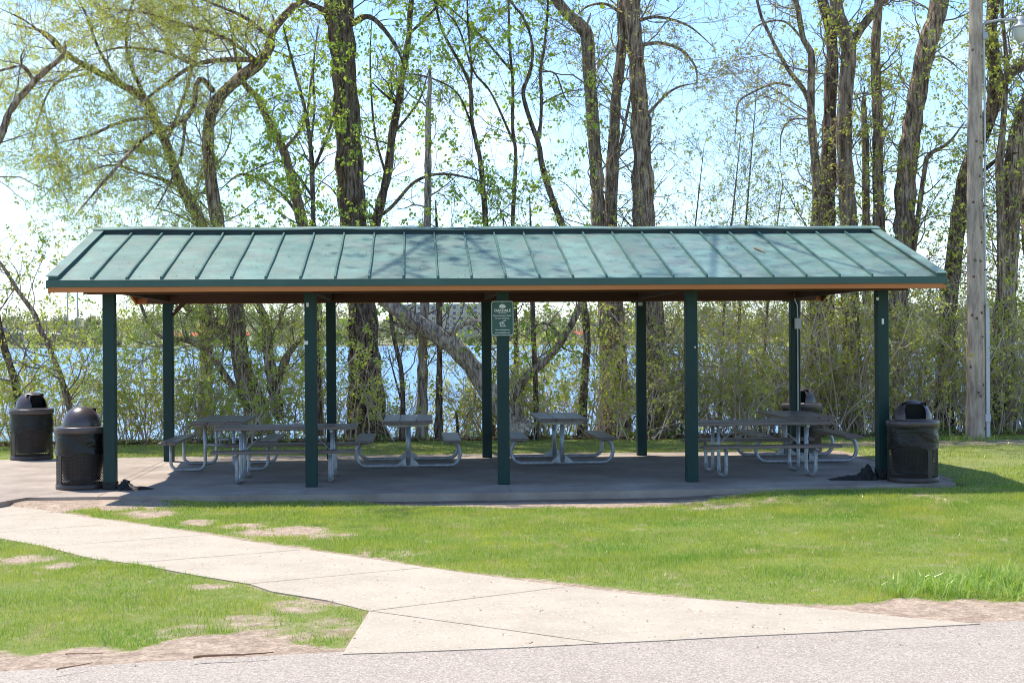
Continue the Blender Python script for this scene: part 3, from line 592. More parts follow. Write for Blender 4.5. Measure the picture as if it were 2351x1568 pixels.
# ------------------------------------------------------------------ trash cans
def make_can(fold=1.):
    t = empty('trash_can'); R = .305
    b = MB(); nst, H0, H1 = 58, .045, .71
    for hand in (-1, 1):
        for k in range(nst):
            a0 = 2*PI*k/nst; seg = 16; tw = hand*2*PI*19/nst
            P_ = []
            for i in range(seg+1):
                f_ = i/seg; a = a0+tw*f_; z = H0+(H1-H0)*f_
                P_.append((a, z))
            vs = []
            for a, z in P_:
                da = .0030/R
                vs += [((R)*math.cos(a-da), R*math.sin(a-da), z), (R*math.cos(a+da), R*math.sin(a+da), z), ((R+.004)*math.cos(a+da), (R+.004)*math.sin(a+da), z), ((R+.004)*math.cos(a-da), (R+.004)*math.sin(a-da), z)]
            fs = []
            for i in range(seg):
                for j in range(4): fs.append((i*4+j, i*4+(j+1) % 4, i*4+4+(j+1) % 4, i*4+4+j))
            b.add(vs, fs)
    b.build('mesh_basket', M['can'], t)
    for a in (-1.05, 1.0, 3.14):
        b = MB(); vs = []
        for z in (.02, .72):
            for rr, da in ((R-.002, -.10), (R+.009, -.10), (R+.009, .10), (R-.002, .10)): vs.append((rr*math.cos(a+da), rr*math.sin(a+da), z))
        b.add(vs, [(0, 1, 5, 4), (1, 2, 6, 5), (2, 3, 7, 6), (3, 0, 4, 7), (0, 3, 2, 1), (4, 5, 6, 7)])
        b.build('upright_strap', M['can'], t)
    b = MB(); b.lathe([(R+.012, 0), (R+.014, .01), (R+.014, .055), (R+.010, .06), (R-.004, .06), (R-.004, .0)], 48); b.build('base_ring', M['can'], t)
    # liner bag: folded over the rim outside and hanging inside
    wt = np.random.default_rng(int(fold*10)).normal(size=(14, 4))
    def wr(a, z, s):
        o_ = 0
        for i_, q in enumerate(wt): o_ += .0026*(1-abs(math.sin(a*((i_%7)+2)*.5+z*(12+9*q[0])+q[1]*6+s)))*(1+.5*q[2])
        return o_-.017
    b = MB(); ns = 72; vs = []; zz = np.linspace(.73, .43, 12)
    for z in zz:
        for k in range(ns):
            a = 2*PI*k/ns; zz_ = z+(.022*math.sin(a*3+fold)+.012*math.sin(a*7))*(.73-z)/.3
            r = R+.016+wr(a, z, fold)*min(1, (.735-z)/.08)+.006*(.73-z)/.3
            vs.append((r*math.cos(a), r*math.sin(a), zz_))
    fs = [(i*ns+k, i*ns+(k+1) % ns, (i+1)*ns+(k+1) % ns, (i+1)*ns+k)[::-1] for i in range(11) for k in range(ns)]
    b.smooth = True; b.add(vs, fs); b.smooth = False
    b.build('bag', M['bag'], t)
    b = MB(); b.smooth = True; vs = []; zz = np.linspace(.71, .10, 12)
    for i, z in enumerate(zz):
        for k in range(ns):
            a = 2*PI*k/ns; r = (R-.018)*(1-.22*max(0, (.45-z)/.35))+wr(a, z, fold+2)*.9; vs.append((r*math.cos(a), r*math.sin(a), z))
    vs.append((0, 0, .085)); fs = [(i*ns+k, i*ns+(k+1) % ns, (i+1)*ns+(k+1) % ns, (i+1)*ns+k)[::-1] for i in range(11) for k in range(ns)]
    fs += [(11*ns+k, 11*ns+(k+1) % ns, 12*ns) for k in range(ns)]
    b.add(vs, fs); b.build('liner', M['bag'], t)
    b = MB(); b.lathe([(.225, .775), (.235, .78), (.31, .772), (.326, .768), (.330, .76), (.332, .70), (.326, .695), (.32, .70), (.318, .755), (.22, .765)], 56); b.build('lid_rim', M['lid'], t)
    # dome with a hooded opening on its -y side
    rd, hd, z0 = .236, .255, .772; na, ne = 120, 40
    def dome(rs, nm, mt, par):
        bb = MB(); vs = []; fs = []
        for j in range(ne+1):
            e = (PI/2)*j/ne
            for k in range(na):
                a = 2*PI*k/na; vs.append((rs*rd*math.cos(e)**.92*math.cos(a), rs*rd*math.cos(e)**.92*math.sin(a), z0+rs*hd*math.sin(e)))
        for j in range(ne):
            for k in range(na):
                a = 2*PI*(k+.5)/na; e = (PI/2)*(j+.5)/ne
                x = rd*math.cos(e)*math.cos(a); y = rd*math.cos(e)*math.sin(a); z = hd*math.sin(e)
                if y < 0 and abs(x) < .127-.03*max(0, (z-.13)/.07) and .018 < z < .205: continue
                q = (j*na+k, j*na+(k+1) % na, (j+1)*na+(k+1) % na, (j+1)*na+k); fs.append(q)
        bb.smooth = True; bb.add(vs, fs); bb.smooth = False
        return bb.build(nm, mt, par)
    do = dome(1, 'dome', M['lid'], t); dome(.985, 'dome_shade_shell', M['black'], do)
    b = MB(); Mx = Matrix.Translation((0, -.085, z0+.115)) @ Matrix.Rotation(.12, 4, 'X'); b.box(-.15, .15, -.004, .004, -.105, .11, .002, Mx); b.build('flap', M['black'], t)
    b = MB(); b.box(-.125, .125, -.245, -.19, z0-.004, z0+.012, .004); b.build('opening_lip', M['lid'], t)
    return t
can = make_can(); CG = 'domed trash cans round the shelter'
def place_can(x, y, rz, label, first=False, s=1.):
    o = can if first else ctree(can); o.location = (x, y, .004); o.rotation_euler = (0, 0, rz); o.scale = (s, s, s); return tag(o, label, 'trash can', CG)
place_can(-5.30, .20, PI*.93, 'brown mesh trash can with smooth dome back, beside the left front post', True)
place_can(-7.16, 5.1, math.radians(48), 'brown mesh trash can at the left edge, its opening turned toward the shelter', s=1.03)
place_can(5.09, 4.76, math.radians(-34), 'trash can behind the right rear post, half hidden by a table')
place_can(5.17, -.33, math.radians(-7), 'trash can right of the right front post, dome opening facing the camera')

# ------------------------------------------------------------------ crumpled black tarps at two post feet
def tarp(x, y, L, Wd, H, seed, label):
    r2 = np.random.default_rng(seed); nx_, ny_ = 26, 14; vs = []
    for j in range(ny_):
        for i in range(nx_):
            u = i/(nx_-1); v = j/(ny_-1)*2-1; edge = (1-abs(v)**2.2)*math.sin(PI*min(1, u*1.02+.0))**.5 if u < .99 else 0
            hgt = H*edge*(.22+.95*math.exp(-((u-.22)/.13)**2)+.35*abs(math.sin(u*7.3+v*2+seed))*(1-u))*(.85+.3*r2.random())
            vs.append((x+L*u+.01*r2.normal(), y+v*Wd*(.5+.5*math.sin(PI*min(1, u+.12)))*(.85+.3*r2.random()), .006+max(0, hgt)))
    V = np.array(vs); fs = [(j*nx_+i, j*nx_+i+1, (j+1)*nx_+i+1, (j+1)*nx_+i) for j in range(ny_-1) for i in range(nx_-1)]
    if L < 0: fs = [f[::-1] for f in fs]
    b = MB(); b.add(V, fs); n0 = len(vs)
    rim = [i for i in range(nx_)]+[j*nx_+nx_-1 for j in range(1, ny_)]+[(ny_-1)*nx_+i for i in range(nx_-2, -1, -1)]+[j*nx_ for j in range(ny_-2, 0, -1)]
    vr = [(V[k][0], V[k][1], .0015) for k in rim]
    b.v += [tuple(map(float, v)) for v in vr]; m_ = len(rim)
    b.f += [(rim[k], n0+k, n0+(k+1) % m_, rim[(k+1) % m_]) for k in range(m_)]; b.m += [0]*m_; b.sm += [False]*m_
    return tag(b.build('black_tarp', M['cloth']), label, 'tarp', 'crumpled black tarps at the post feet')
tarp(-4.83, -.04, .44, .13, .11, 5, 'crumpled black cloth lying at the foot of the left front post')
tarp(4.84, -.02, -.66, .15, .15, 9, 'crumpled black tarp lying at the foot of the right front post')
for x, in ((PXF[0],), (PXF[4],)):
    b = MB(); b.box(x-.083, x+.083, -.083, .083, .001, .10 if x < 0 else .14, .012); b.build('post_wrap', M['cloth'], sh)

# ------------------------------------------------------------------ light pole
PY = 7.45; lp = empty('light_pole', tuple(G(2239, 1010, -.03)[:2])+(-.03,)); lx, ly = lp.location[0], lp.location[1]
tag(lp, 'tall weathered wooden light pole with conduit and lamp arm at right', 'light pole')
b = MB(); zz = np.linspace(-.1, 9.2, 40); top = at(2250, 0, ly); bx = 0
b.tube([(bx+(z/7.6)*(.06)+.012*math.sin(z*.9), 0, z) for z in zz], [.175-.0075*z+.003*math.sin(z*5) for z in zz], 20); po = b.build('pole', M['polewood'], lp)
kr = np.random.default_rng(3)
for z in np.sort(kr.uniform(.2, 7.2, 24)):
    b = MB(); a = -PI/2+kr.uniform(-1., 1.); r = .175-.0075*z+.001; cx_ = (z/7.6)*.06+.012*math.sin(z*.9)
    c_ = np.array([cx_+r*math.cos(a), r*math.sin(a), z]); u = np.array([-math.sin(a), math.cos(a), 0]); nn = np.array([math.cos(a), math.sin(a), 0]); vs = [c_+nn*.012]
    for k in range(10): t_ = 2*PI*k/10; vs.append(c_+u*.026*math.cos(t_)+np.array([0, 0, .028*math.sin(t_)]))
    b.add(vs, [(0, k+1, (k+1) % 10+1) for k in range(10)]); b.build('knot', M['knot'], po)
def pr(z, px): return (px-2239)/130.
b = MB(); b.tube([(.186-.0075*z+(z/7.6)*.06+.006*math.sin(z*1.4), -.06, z) for z in np.linspace(.5, 7.45, 24)], .02, 8); b.build('conduit', M['conduit'], lp)
b = MB(); b.box(.165, .235, -.12, -.04, .05, 2.45, .006); b.build('cable_guard', M['conduit'], lp)
b = MB(); b.box(.14, .245, -.135, -.03, .33, .47, .006); b.build('guard_clamp', M['conduit'], lp)
b = MB(); b.box(.15, .25, -.12, .0, 7.2, 7.33, .01); b.build('junction_box', M['lampgrey'], lp)
for z in (.75, 1.95, 3.05, 4.2, 5.1):
    b = MB(); x0 = .186-.0075*z+(z/7.6)*.06+.006*math.sin(z*1.4); b.box(x0-.03, x0+.03, -.086, -.03, z, z+.025, .003); b.build('strap', M['strap'], lp)
b = MB(); b.tube([(.1, 0, 7.42), (.25, -.01, 7.52), (.5, -.02, 7.57), (.86, -.03, 7.57)], .022, 8); b.build('lamp_arm', M['lampgrey'], lp)
b = MB(); b.lathe([(.0, 7.62), (.05, 7.62), (.07, 7.55), (.085, 7.49), (.16, 7.45), (.165, 7.42), (.15, 7.41)], 24, (.88, -.03)); la = b.build('lamp_head', M['lampgrey'], lp)
b = MB(); b.lathe([(.148, 7.41), (.135, 7.33), (.11, 7.23), (.07, 7.18), (0., 7.17)], 24, (.88, -.03)); b.build('lamp_shade', M['lampglass'], la)

# ------------------------------------------------------------------ sticks
def stick(p0, p1, r, label, name='stick', zz=0.):
    P0 = np.array(p0); P1 = np.array(p1); n = 9; L = np.linalg.norm(P1-P0)
    P_ = [P0+(P1-P0)*i/(n-1)+np.array([0, .02*L*math.sin(i*.9), .008*L*abs(math.sin(i*1.3))]) for i in range(n)]
    b = MB(); b.tube(P_, [r*(1-.6*i/(n-1)) for i in range(n)], 7); return tag(b.build(name, M['stick']), label, 'stick')
def gs(px, py, z=-.03): p = G(px, py, z); return (p[0], p[1], z)
stick(gs(444, 1508), gs(628, 1498), .009, 'long straight brown stick on the bare dirt left of the walkway')
stick(gs(130, 1536), gs(212, 1521), .005, 'thin curved twig on the gravel at the lower left corner')
stick(gs(150, 1501), gs(240, 1499), .004, 'thin pale twig on the dirt below the left lawn patch')
stick(gs(1640, 1136), gs(1715, 1142), .006, 'pale bent twig on the dirt strip in front of the slab')
def onroof(px, py):
    r = ray(px, py); k = (ZR-ZE)/(YM-YF)   # plane z = ZE + k (y-YF)
    t = (ZE-k*YF+k*CY-CZ)/(r[2]-k*r[1]); return tuple(CAM+r*t+np.array([0, 0, .02]))
stick(onroof(1733, 573), onroof(1757, 584), .014, 'short broken branch lying on the roof near its right end')

# ------------------------------------------------------------------ trees
def resample(P, R, step):
    P = np.array(P); R = np.array(R); n = len(P)
    if n == 2: P = np.array([P[0], P.mean(0), P[1]]); R = np.array([R[0], R.mean(), R[1]]); n = 3
    Pe = np.vstack([2*P[0]-P[1], P, 2*P[-1]-P[-2]]); out = []; ro = []
    for i in range(n-1):
        a, b_, c_, d_ = Pe[i:i+4]; k = max(2, int(np.linalg.norm(c_-b_)/step))
        for t in np.arange(k)/k:
            out.append(.5*((2*b_)+(-a+c_)*t+(2*a-5*b_+4*c_-d_)*t*t+(-a+3*b_-3*c_+d_)*t**3)); ro.append(R[i]*(1-t)+R[i+1]*t)
    out.append(P[-1]); ro.append(R[-1]); return np.array(out), np.array(ro)
def tubes(P, R, sides):
    """P (N,n,3), R (N,n): batch of tubes -> V, F"""
    N, n, _ = P.shape
    T = np.gradient(P, axis=1); T /= np.linalg.norm(T, axis=2, keepdims=True)+1e-9
    ref = np.where(np.abs(T[:, :1, 2:3]) < .8, np.array([[[0, 0, 1.]]]), np.array([[[1., 0, 0]]]))
    u = np.cross(T, np.broadcast_to(ref, T.shape)); u /= np.linalg.norm(u, axis=2, keepdims=True)+1e-9
    w = np.cross(T, u); a = np.arange(sides)*2*PI/sides
    V = P[:, :, None, :]+R[:, :, None, None]*(u[:, :, None, :]*np.cos(a)[None, None, :, None]+w[:, :, None, :]*np.sin(a)[None, None, :, None])
    idx = np.arange(N*n*sides).reshape(N, n, sides)
    i0 = idx[:, :-1]; i1 = idx[:, 1:]; Fq = np.stack([i0, np.roll(i0, -1, 2), np.roll(i1, -1, 2), i1], -1).reshape(-1, 4)
    return V.reshape(-1, 3), Fq
class Geo:
    def __init__(s): s.V = []; s.F = []; s.n = 0
    def add(s, V, Fq): s.V.append(V); s.F.append(Fq+s.n); s.n += len(V)
    def build(s, name, m, parent, smooth=False):
        if s.n == 0: return None
        return npmesh(name, np.concatenate(s.V), np.concatenate(s.F), m, parent, smooth)
def spawn(P, R, per, tmin, tmax, length, n, ang, up, wig, rs, r, rfac=.45, rmin=.002):
    """children of a batch of paths. per children each; up: pull towards +z (or droop when negative)"""
    N, k, _ = P.shape; cnt = N*per
    if cnt == 0: return np.zeros((0, n, 3)), np.zeros((0, n))
    pi = np.repeat(np.arange(N), per); t = r.uniform(tmin, tmax, cnt)*(k-1); i = np.minimum(t.astype(int), k-2); f = (t-i)[:, None]
    p = P[pi, i]*(1-f)+P[pi, i+1]*f; tan = P[pi, i+1]-P[pi, i]; tan /= np.linalg.norm(tan, axis=1, keepdims=True)+1e-9
    rnd = r.normal(size=(cnt, 3)); rnd -= tan*(rnd*tan).sum(1, keepdims=True); rnd /= np.linalg.norm(rnd, axis=1, keepdims=True)+1e-9
    A = (ang*(.7+.6*r.random(cnt)))[:, None]; d = tan*np.cos(A)+rnd*np.sin(A)
    L = length*(.45+.9*r.random(cnt)); st = (L/(n-1))[:, None]
    pr_ = (R[pi, i]*(1-f[:, 0])+R[pi, i+1]*f[:, 0]); r0 = np.maximum(np.minimum(pr_*rfac*(.7+.6*r.random(cnt)), rs*1.6), rmin)
    out = [p]; 
    for q in range(n-1):
        d = d+np.array([0, 0, up])*(st/ .3)*.5+r.normal(size=(cnt, 3))*wig
        d /= np.linalg.norm(d, axis=1, keepdims=True)+1e-9; p = p+d*st; out.append(p)
    C = np.stack(out, 1); RR = r0[:, None]*np.linspace(1, .35, n)[None]
    return C, np.maximum(RR, rmin*.7)
def leaves(P, per, size, aspect, r, clump=.03, droop=0., tmin=.15, cl=1):
    """cl leaves round each of `per` points on every path"""
    N, k, _ = P.shape; cnt = N*per
    pi = np.repeat(np.arange(N), per); t = r.uniform(tmin, 1, cnt)*(k-1); i = np.minimum(t.astype(int), k-2); f = (t-i)[:, None]
    p = P[pi, i]*(1-f)+P[pi, i+1]*f
    p = np.repeat(p, cl, 0)+r.normal(size=(cnt*cl, 3))*clump; cnt *= cl
    d = r.normal(size=(cnt, 3)); d[:, 2] -= droop; d /= np.linalg.norm(d, axis=1, keepdims=True)
    w = np.cross(d, r.normal(size=(cnt, 3))); w /= np.linalg.norm(w, axis=1, keepdims=True)+1e-9
    s = (size*(.55+.9*r.random(cnt)))[:, None]
    nrm = np.cross(d, w)*s*.12
    V = np.stack([p, p+d*s*.45+w*s*aspect+nrm, p+d*s, p+d*s*.45-w*s*aspect+nrm], 1).reshape(-1, 3)
    return V, np.arange(cnt*4).reshape(-1, 4)
KIND = {
 # b: branches per metre; l1 (length, up); l2, l3 (count, length, up); leaf (material, points per twig, size, aspect, clump, leaves per point)
 'willow': dict(b=4.0, l1=(1.5, .12), l2=(6, .75, -.08), l3=(4, .42, -.30), leaf=('willow', 7, .056, .17, .03, 2), droop=.8),
 'maple': dict(b=2.3, l1=(1.2, .16), l2=(5, .75, .03), l3=(3, .34, -.03), leaf=('maple', 1, .068, .36, .04, 9), droop=1.1),
 'bud': dict(b=2.1, l1=(1.5, .14), l2=(5, .85, .02), l3=(3, .45, -.10), leaf=('bud', 1, .044, .34, .02, 5), droop=.3),
 'olive': dict(b=2.5, l1=(1.3, .12), l2=(5, .8, .02), l3=(3, .38, -.05), leaf=('olive', 1, .056, .36, .028, 7), droop=.3),
 'bare': dict(b=2.0, l1=(1.3, .15), l2=(5, .8, .03), l3=(3, .4, 0), leaf=('olive', 1, .042, .34, .02, 3), droop=.3),
}
def tree(label, kind, Yd, limbs, bark='bark_mid', seed=1, leafk=1., brk=1., twig='twig', name='tree', shade_limbs=(), cat='tree', group='trees on the lake bank', ext=3.):
    r = np.random.default_rng(seed); K = KIND[kind]
    world = []
    for L in limbs:
        dy = 0.; pts = L
        if isinstance(L, dict): pts = L['p']; dy = L.get('dy', 0.); dy1 = L.get('dy1', dy)
        else: dy1 = 0.
        n = len(pts); P_ = []; R_ = []
        for i, (px, py, w) in enumerate(pts):
            yy = Yd+dy+(dy1-dy)*i/max(1, n-1); p = at(px, py, yy); P_.append(p); R_.append(w/2*(yy-CY)/F)
        if pts[-1][1] <= 2 and ext:       # runs out of the top of the photo: carry it on upward
            d = P_[-1]-P_[-2]; d /= np.linalg.norm(d); d = d*.8+np.array([0, 0, .4])
            for k in (1, 2): P_.append(P_[-1]+d*ext/2+r.normal(size=3)*.15); R_.append(R_[-1]*.72)
        else:
            if name != 'dead_stem': R_[-1] *= .45
        world.append((P_, R_))
    for P_, R_ in shade_limbs: world.append(([np.array(p, float) for p in P_], list(R_)))  # unseen limbs high over the shelter, added to cast branch shadows on its roof
    root = empty(name, tuple(world[0][0][0])); ox = np.array(world[0][0][0]); tag(root, label, cat, group)
    b = Geo(); G1 = Geo(); GL = Geo(); L1P = []; L1R = []
    for li, (P_, R_) in enumerate(world):
        Pt, Rt = resample(P_, R_, max(.08, min(.2, R_[0]*1.2)))
        nrm = np.zeros_like(Pt); big = R_[0] > .06
        sides = 18 if big else 8
        if li == 0 and big: Rt = Rt*(1+.35*np.exp(-np.linspace(0, np.linalg.norm(Pt[-1]-Pt[0]), len(Pt))/.25))
        V, Fq = tubes(Pt[None]-ox, (Rt*(1+.07*r.normal(size=len(Rt))*(1 if big else .6)))[None], sides)
        if big:
            ang = np.arange(len(V)) % sides; lump = 1+.06*np.sin(ang*2.1+V[:, 2]*1.3)+.05*r.normal(size=len(V))
            cen = np.repeat(Pt-ox, sides, 0); V = cen+(V-cen)*lump[:, None]
        b.add(V, Fq)
        Ln = np.linalg.norm(np.diff(Pt, axis=0), axis=1).sum(); nb = 1 if name == 'dead_stem' else max(5 if li == 0 else 2, int(Ln*K['b']*brk*(1.4 if R_[0] < .05 else 1)*(.6 if li == 0 and big and kind in ('willow', 'maple') else 1)))
        idx = np.linspace(0, len(Pt)-1, 12).astype(int)
        C, CR = spawn((Pt[idx]-ox)[None], Rt[idx][None], nb, .12 if li == 0 else .05, 1., K['l1'][0]*(1 if Rt[0] > .05 else .75), 9, .9, K['l1'][1], .2, .011, r, .28, .004)
        L1P.append(C); L1R.append(CR)
    P1 = np.concatenate(L1P); R1 = np.concatenate(L1R); V, Fq = tubes(P1, R1, 5); G1.add(V, Fq)
    P2, R2 = spawn(P1, R1, K['l2'][0], .15, 1, K['l2'][1], 7, .75, K['l2'][2], .2, .007, r, .6, .0038); V, Fq = tubes(P2, R2, 3); G1.add(V, Fq)
    P3, R3 = spawn(P2, R2, K['l3'][0], .15, 1, K['l3'][1], 5, .7, K['l3'][2], .25, .004, r, .7, .0028); V, Fq = tubes(P3, R3, 3); G1.add(V, Fq)
    lm, per, size, asp, clump, cl = K['leaf']
    sel = r.random(len(P3)) < min(1, leafk); Q = P3[sel]; per2 = max(1, int(round(per*max(1, leafk))))
    V, Fq = leaves(Q, per2, size, asp, r, clump, K['droop'], cl=cl); GL.add(V, Fq)
    b.build('trunk', M[bark], root, True); G1.build('twigs', M[twig], root); GL.build('crown', M[lm], root)
    return root
H5 = 525
tree('thick dark straight trunk rising behind the second rear post from the left', 'maple', 9.6,
     [[(842, 1012, 88), (838, 850, 76), (830, 700, 68), (811, 519, 62), (797, 277, 58), (788, 138, 58), (776, 0, 60)],
      {'p': [(800, 60, 16), (850, 40, 12), (905, 100, 8), (930, 160, 6)], 'dy1': -.8}, {'p': [(775, 40, 16), (735, 20, 12), (680, -20, 9)], 'dy1': -.6}, {'p': [(790, 505, 14), (880, 490, 9), (950, 420, 8), (1010, 400, 6), (1080, 410, 5), (1130, 430, 4)], 'dy1': -1.2}],
     'bark_dark', 11, leafk=.65, brk=1.0, twig='twigdark',
     shade_limbs=[([(-2.3, 9.6, 9.2), (-2.92, 8.57, 11.5), (-3.7, 5.48, 13), (-3.4, 3.3, 13.4), (-2.0, 2.3, 13.1)], [.09, .05, .03, .022, .015]), ([(-3.55, 6.16, 12.6), (-5.0, 3.7, 13.3), (-5.8, 2.5, 13.2), (-6.4, 1.9, 13)], [.035, .03, .02, .015])])
tree('twisted willow with a broad gnarled base left of the second front post', 'willow', 9.2,
     [[(596, 1000, 60), (585, 930, 50), (560, 860, 42), (548, 790, 36), (541, 700, 34), (520, 600, 34), (502, 523, 32), (485, 415, 29), (478, 329, 27), (485, 260, 27), (512, 215, 26), (554, 177, 26), (595, 145, 25), (623, 104, 19), (623, 80, 18), (640, 52, 18), (675, 14, 16), (699, -5, 15)],
      {'p': [(595, 140, 14), (533, 137, 12), (450, 149, 10), (380, 194, 8), (339, 225, 6), (300, 260, 4)], 'dy1': -1.},
      {'p': [(491, 212, 13), (464, 182, 12), (450, 200, 12), (446, 242, 12), (426, 273, 11), (381, 298, 10), (339, 311, 9), (284, 367, 8), (225, 433, 6), (173, 495, 4)], 'dy1': -1.4},
      {'p': [(595, 145, 11), (520, 90, 9), (430, 60, 7), (330, 30, 5), (240, 20, 4)], 'dy1': -1.5},
      {'p': [(623, 90, 10), (560, 40, 8), (480, 5, 6), (400, -40, 5)], 'dy1': -.8},
      {'p': [(450, 149, 8), (370, 120, 6), (280, 110, 5), (200, 130, 3)], 'dy1': .8},
      {'p': [(426, 273, 8), (415, 360, 6), (380, 440, 5), (345, 500, 4)], 'dy1': -.5},
      {'p': [(645, 960, 26), (632, 910, 25), (622, 850, 25), (615, 800, 24), (610, 740, 20), (590, 680, 16)], 'dy': -.3, 'dy1': -.4},
      {'p': [(640, 880, 18), (650, 835, 16), (672, 800, 14), (700, 770, 10)], 'dy': -.2},
      {'p': [(585, 930, 16), (552, 905, 15), (523, 871, 14), (486, 818, 13), (430, 782, 11), (377, 777, 9), (340, 740, 8), (323, 698, 7), (300, 640, 5)], 'dy1': -.6},
      {'p': [(548, 800, 18), (510, 774, 16), (470, 735, 15), (422, 700, 12), (380, 660, 9), (330, 600, 6)], 'dy1': .6},
      {'p': [(541, 760, 14), (505, 750, 13), (475, 708, 12), (440, 660, 9)], 'dy1': -.6}],
     'bark_mid', 12, leafk=.85, brk=1.,
     shade_limbs=[([(-3.0, 9.2, 9.), (-3.4, 8.4, 10.6), (-3.6, 6.8, 11.6), (-3.2, 5., 12)], [.09, .08, .06, .03])])
tree('arching willow limb crown spreading over the upper left corner', 'willow', 10.4,
     [[(470, 1000, 34), (475, 800, 30), (470, 620, 27), (464, 519, 26), (415, 426, 24), (381, 329, 22), (353, 270, 21), (339, 235, 20), (277, 194, 16), (190, 149, 13), (149, 121, 12), (104, 76, 8), (21, 54, 4)],
      {'p': [(339, 235, 9), (300, 150, 8), (290, 70, 6), (310, -20, 5)], 'dy1': -.8}, {'p': [(277, 194, 9), (230, 120, 7), (200, 40, 6), (180, -20, 4)], 'dy1': .6},
      {'p': [(353, 270, 9), (280, 280, 7), (210, 310, 6), (130, 330, 4)], 'dy1': -1.1}, {'p': [(381, 329, 8), (420, 230, 7), (450, 120, 6), (470, 20, 5)], 'dy1': .8},
      {'p': [(190, 149, 7), (120, 200, 5), (90, 270, 4), (70, 350, 3)], 'dy1': -.8}, {'p': [(415, 426, 8), (330, 400, 6), (250, 380, 5), (150, 420, 3)], 'dy1': -.6}],
     'bark_mid', 13, leafk=1.2, brk=1.1)
tree('crooked limb of a tree leaning in from the left edge of the photo', 'willow', 8.8,
     [[(-110, 1000, 24), (-100, 700, 20), (-50, 420, 17), (0, 318, 15), (21, 260, 14), (45, 225, 14), (73, 194, 14), (104, 163, 13), (145, 128, 11), (149, 95, 6)],
      [(78, 185, 8), (60, 160, 8), (45, 152, 7), (0, 163, 6), (-60, 180, 4)], [(50, 150, 4), (48, 130, 4), (58, 112, 3)], [(145, 128, 6), (110, 90, 5), (60, 50, 4), (0, 20, 3)]], 'bark_mid', 14, leafk=.8, brk=.6)
tree('slender trunk rising left of the thick dark trunk', 'maple', 10.8,
     [[(731, 1000, 24), (729, 850, 22), (727, 700, 22), (712, 600, 24), (696, 523, 25), (675, 433, 24), (651, 346, 21), (623, 294, 19), (589, 222, 16), (561, 194, 12), (540, 120, 8), (530, 50, 6)],
      {'p': [(651, 346, 9), (700, 280, 7), (715, 180, 6), (730, 60, 5)], 'dy1': -.8}, {'p': [(690, 500, 9), (640, 440, 7), (560, 400, 6), (500, 440, 4)], 'dy1': -1.1}], 'bark_mid', 15, leafk=.5, brk=1.1)
tree('thin many-branched dark stem between the willow and the thick trunk', 'maple', 8.7,
     [[(735, 1000, 13), (728, 800, 12), (722, 600, 12), (719, 500, 11), (716, 380, 11), (712, 330, 10), (700, 250, 8), (668, 130, 6), (650, 60, 5)],
      {'p': [(716, 400, 8), (745, 330, 7), (765, 270, 5), (785, 200, 4)], 'dy1': -.4}, {'p': [(716, 450, 7), (680, 400, 6), (640, 370, 5), (560, 400, 4)], 'dy1': -.5}, {'p': [(712, 340, 6), (722, 250, 5), (720, 150, 4), (735, 40, 3)]}], 'bark_dark', 16, leafk=.55, brk=1.4, twig='twigdark')
tree('leaning trunk just right of the thick dark trunk, forking upward', 'maple', 10.2,
     [[(862, 1008, 30), (850, 800, 28), (852, 620, 26), (862, 519, 23), (890, 398, 20), (900, 312, 19), (914, 242, 17), (924, 173, 15), (938, 87, 13), (945, 0, 12)],
      {'p': [(914, 242, 7), (880, 215, 6), (850, 185, 4)], 'dy1': -.3}, {'p': [(900, 312, 7), (960, 235, 5), (985, 160, 4)]}, {'p': [(938, 80, 7), (990, 30, 6), (1010, -10, 5)]}, {'p': [(885, 400, 6), (860, 300, 5), (850, 150, 4), (855, 20, 3)]}], 'bark_dark', 17, leafk=.5, brk=1.2, twig='twigdark')
tree('pale slender trunk behind the end-on table left of the sign', 'bare', 9.0,
     [[(968, 1012, 27), (970, 900, 23), (971, 800, 21), (975, 700, 20), (981, 519, 16), (983, 381, 15), (983, 277, 14), (987, 190, 10), (987, 150, 5)],
      {'p': [(985, 280, 4), (1000, 265, 3), (998, 320, 2)]}], 'bark_pale', 18, brk=1., leafk=.9)
tree('slim dark tree forking in two behind the third rear post', 'maple', 9.3,
     [[(1128, 1005, 15), (1120, 800, 13), (1118, 650, 13), (1115, 519, 12), (1104, 381, 11), (1094, 329, 10), (1083, 277, 10), (1080, 201, 9), (1059, 152, 7), (1018, 76, 6), (997, 0, 5)],
      [(1080, 198, 6), (1083, 156, 5), (1077, 87, 5), (1073, 0, 4)], [(1084, 290, 5), (1050, 215, 4), (990, 180, 4), (930, 170, 3)]], 'bark_dark', 19, leafk=.36, brk=1.7, twig='twigdark')
tree('thin straight dark stem directly above the sign post', 'maple', 9.7,
     [[(1188, 1005, 12), (1185, 800, 11), (1180, 640, 10), (1177, 519, 10), (1184, 363, 9), (1177, 294, 8), (1177, 190, 7), (1170, 104, 6), (1167, 0, 5)],
      [(1180, 329, 6), (1128, 215, 5), (1087, 163, 5), (1050, 60, 4), (1000, 0, 3)], [(1174, 163, 5), (1104, 83, 5), (1035, 21, 4), (1007, -2, 4)]], 'bark_dark', 20, leafk=.32, brk=1.5, twig='twigdark')
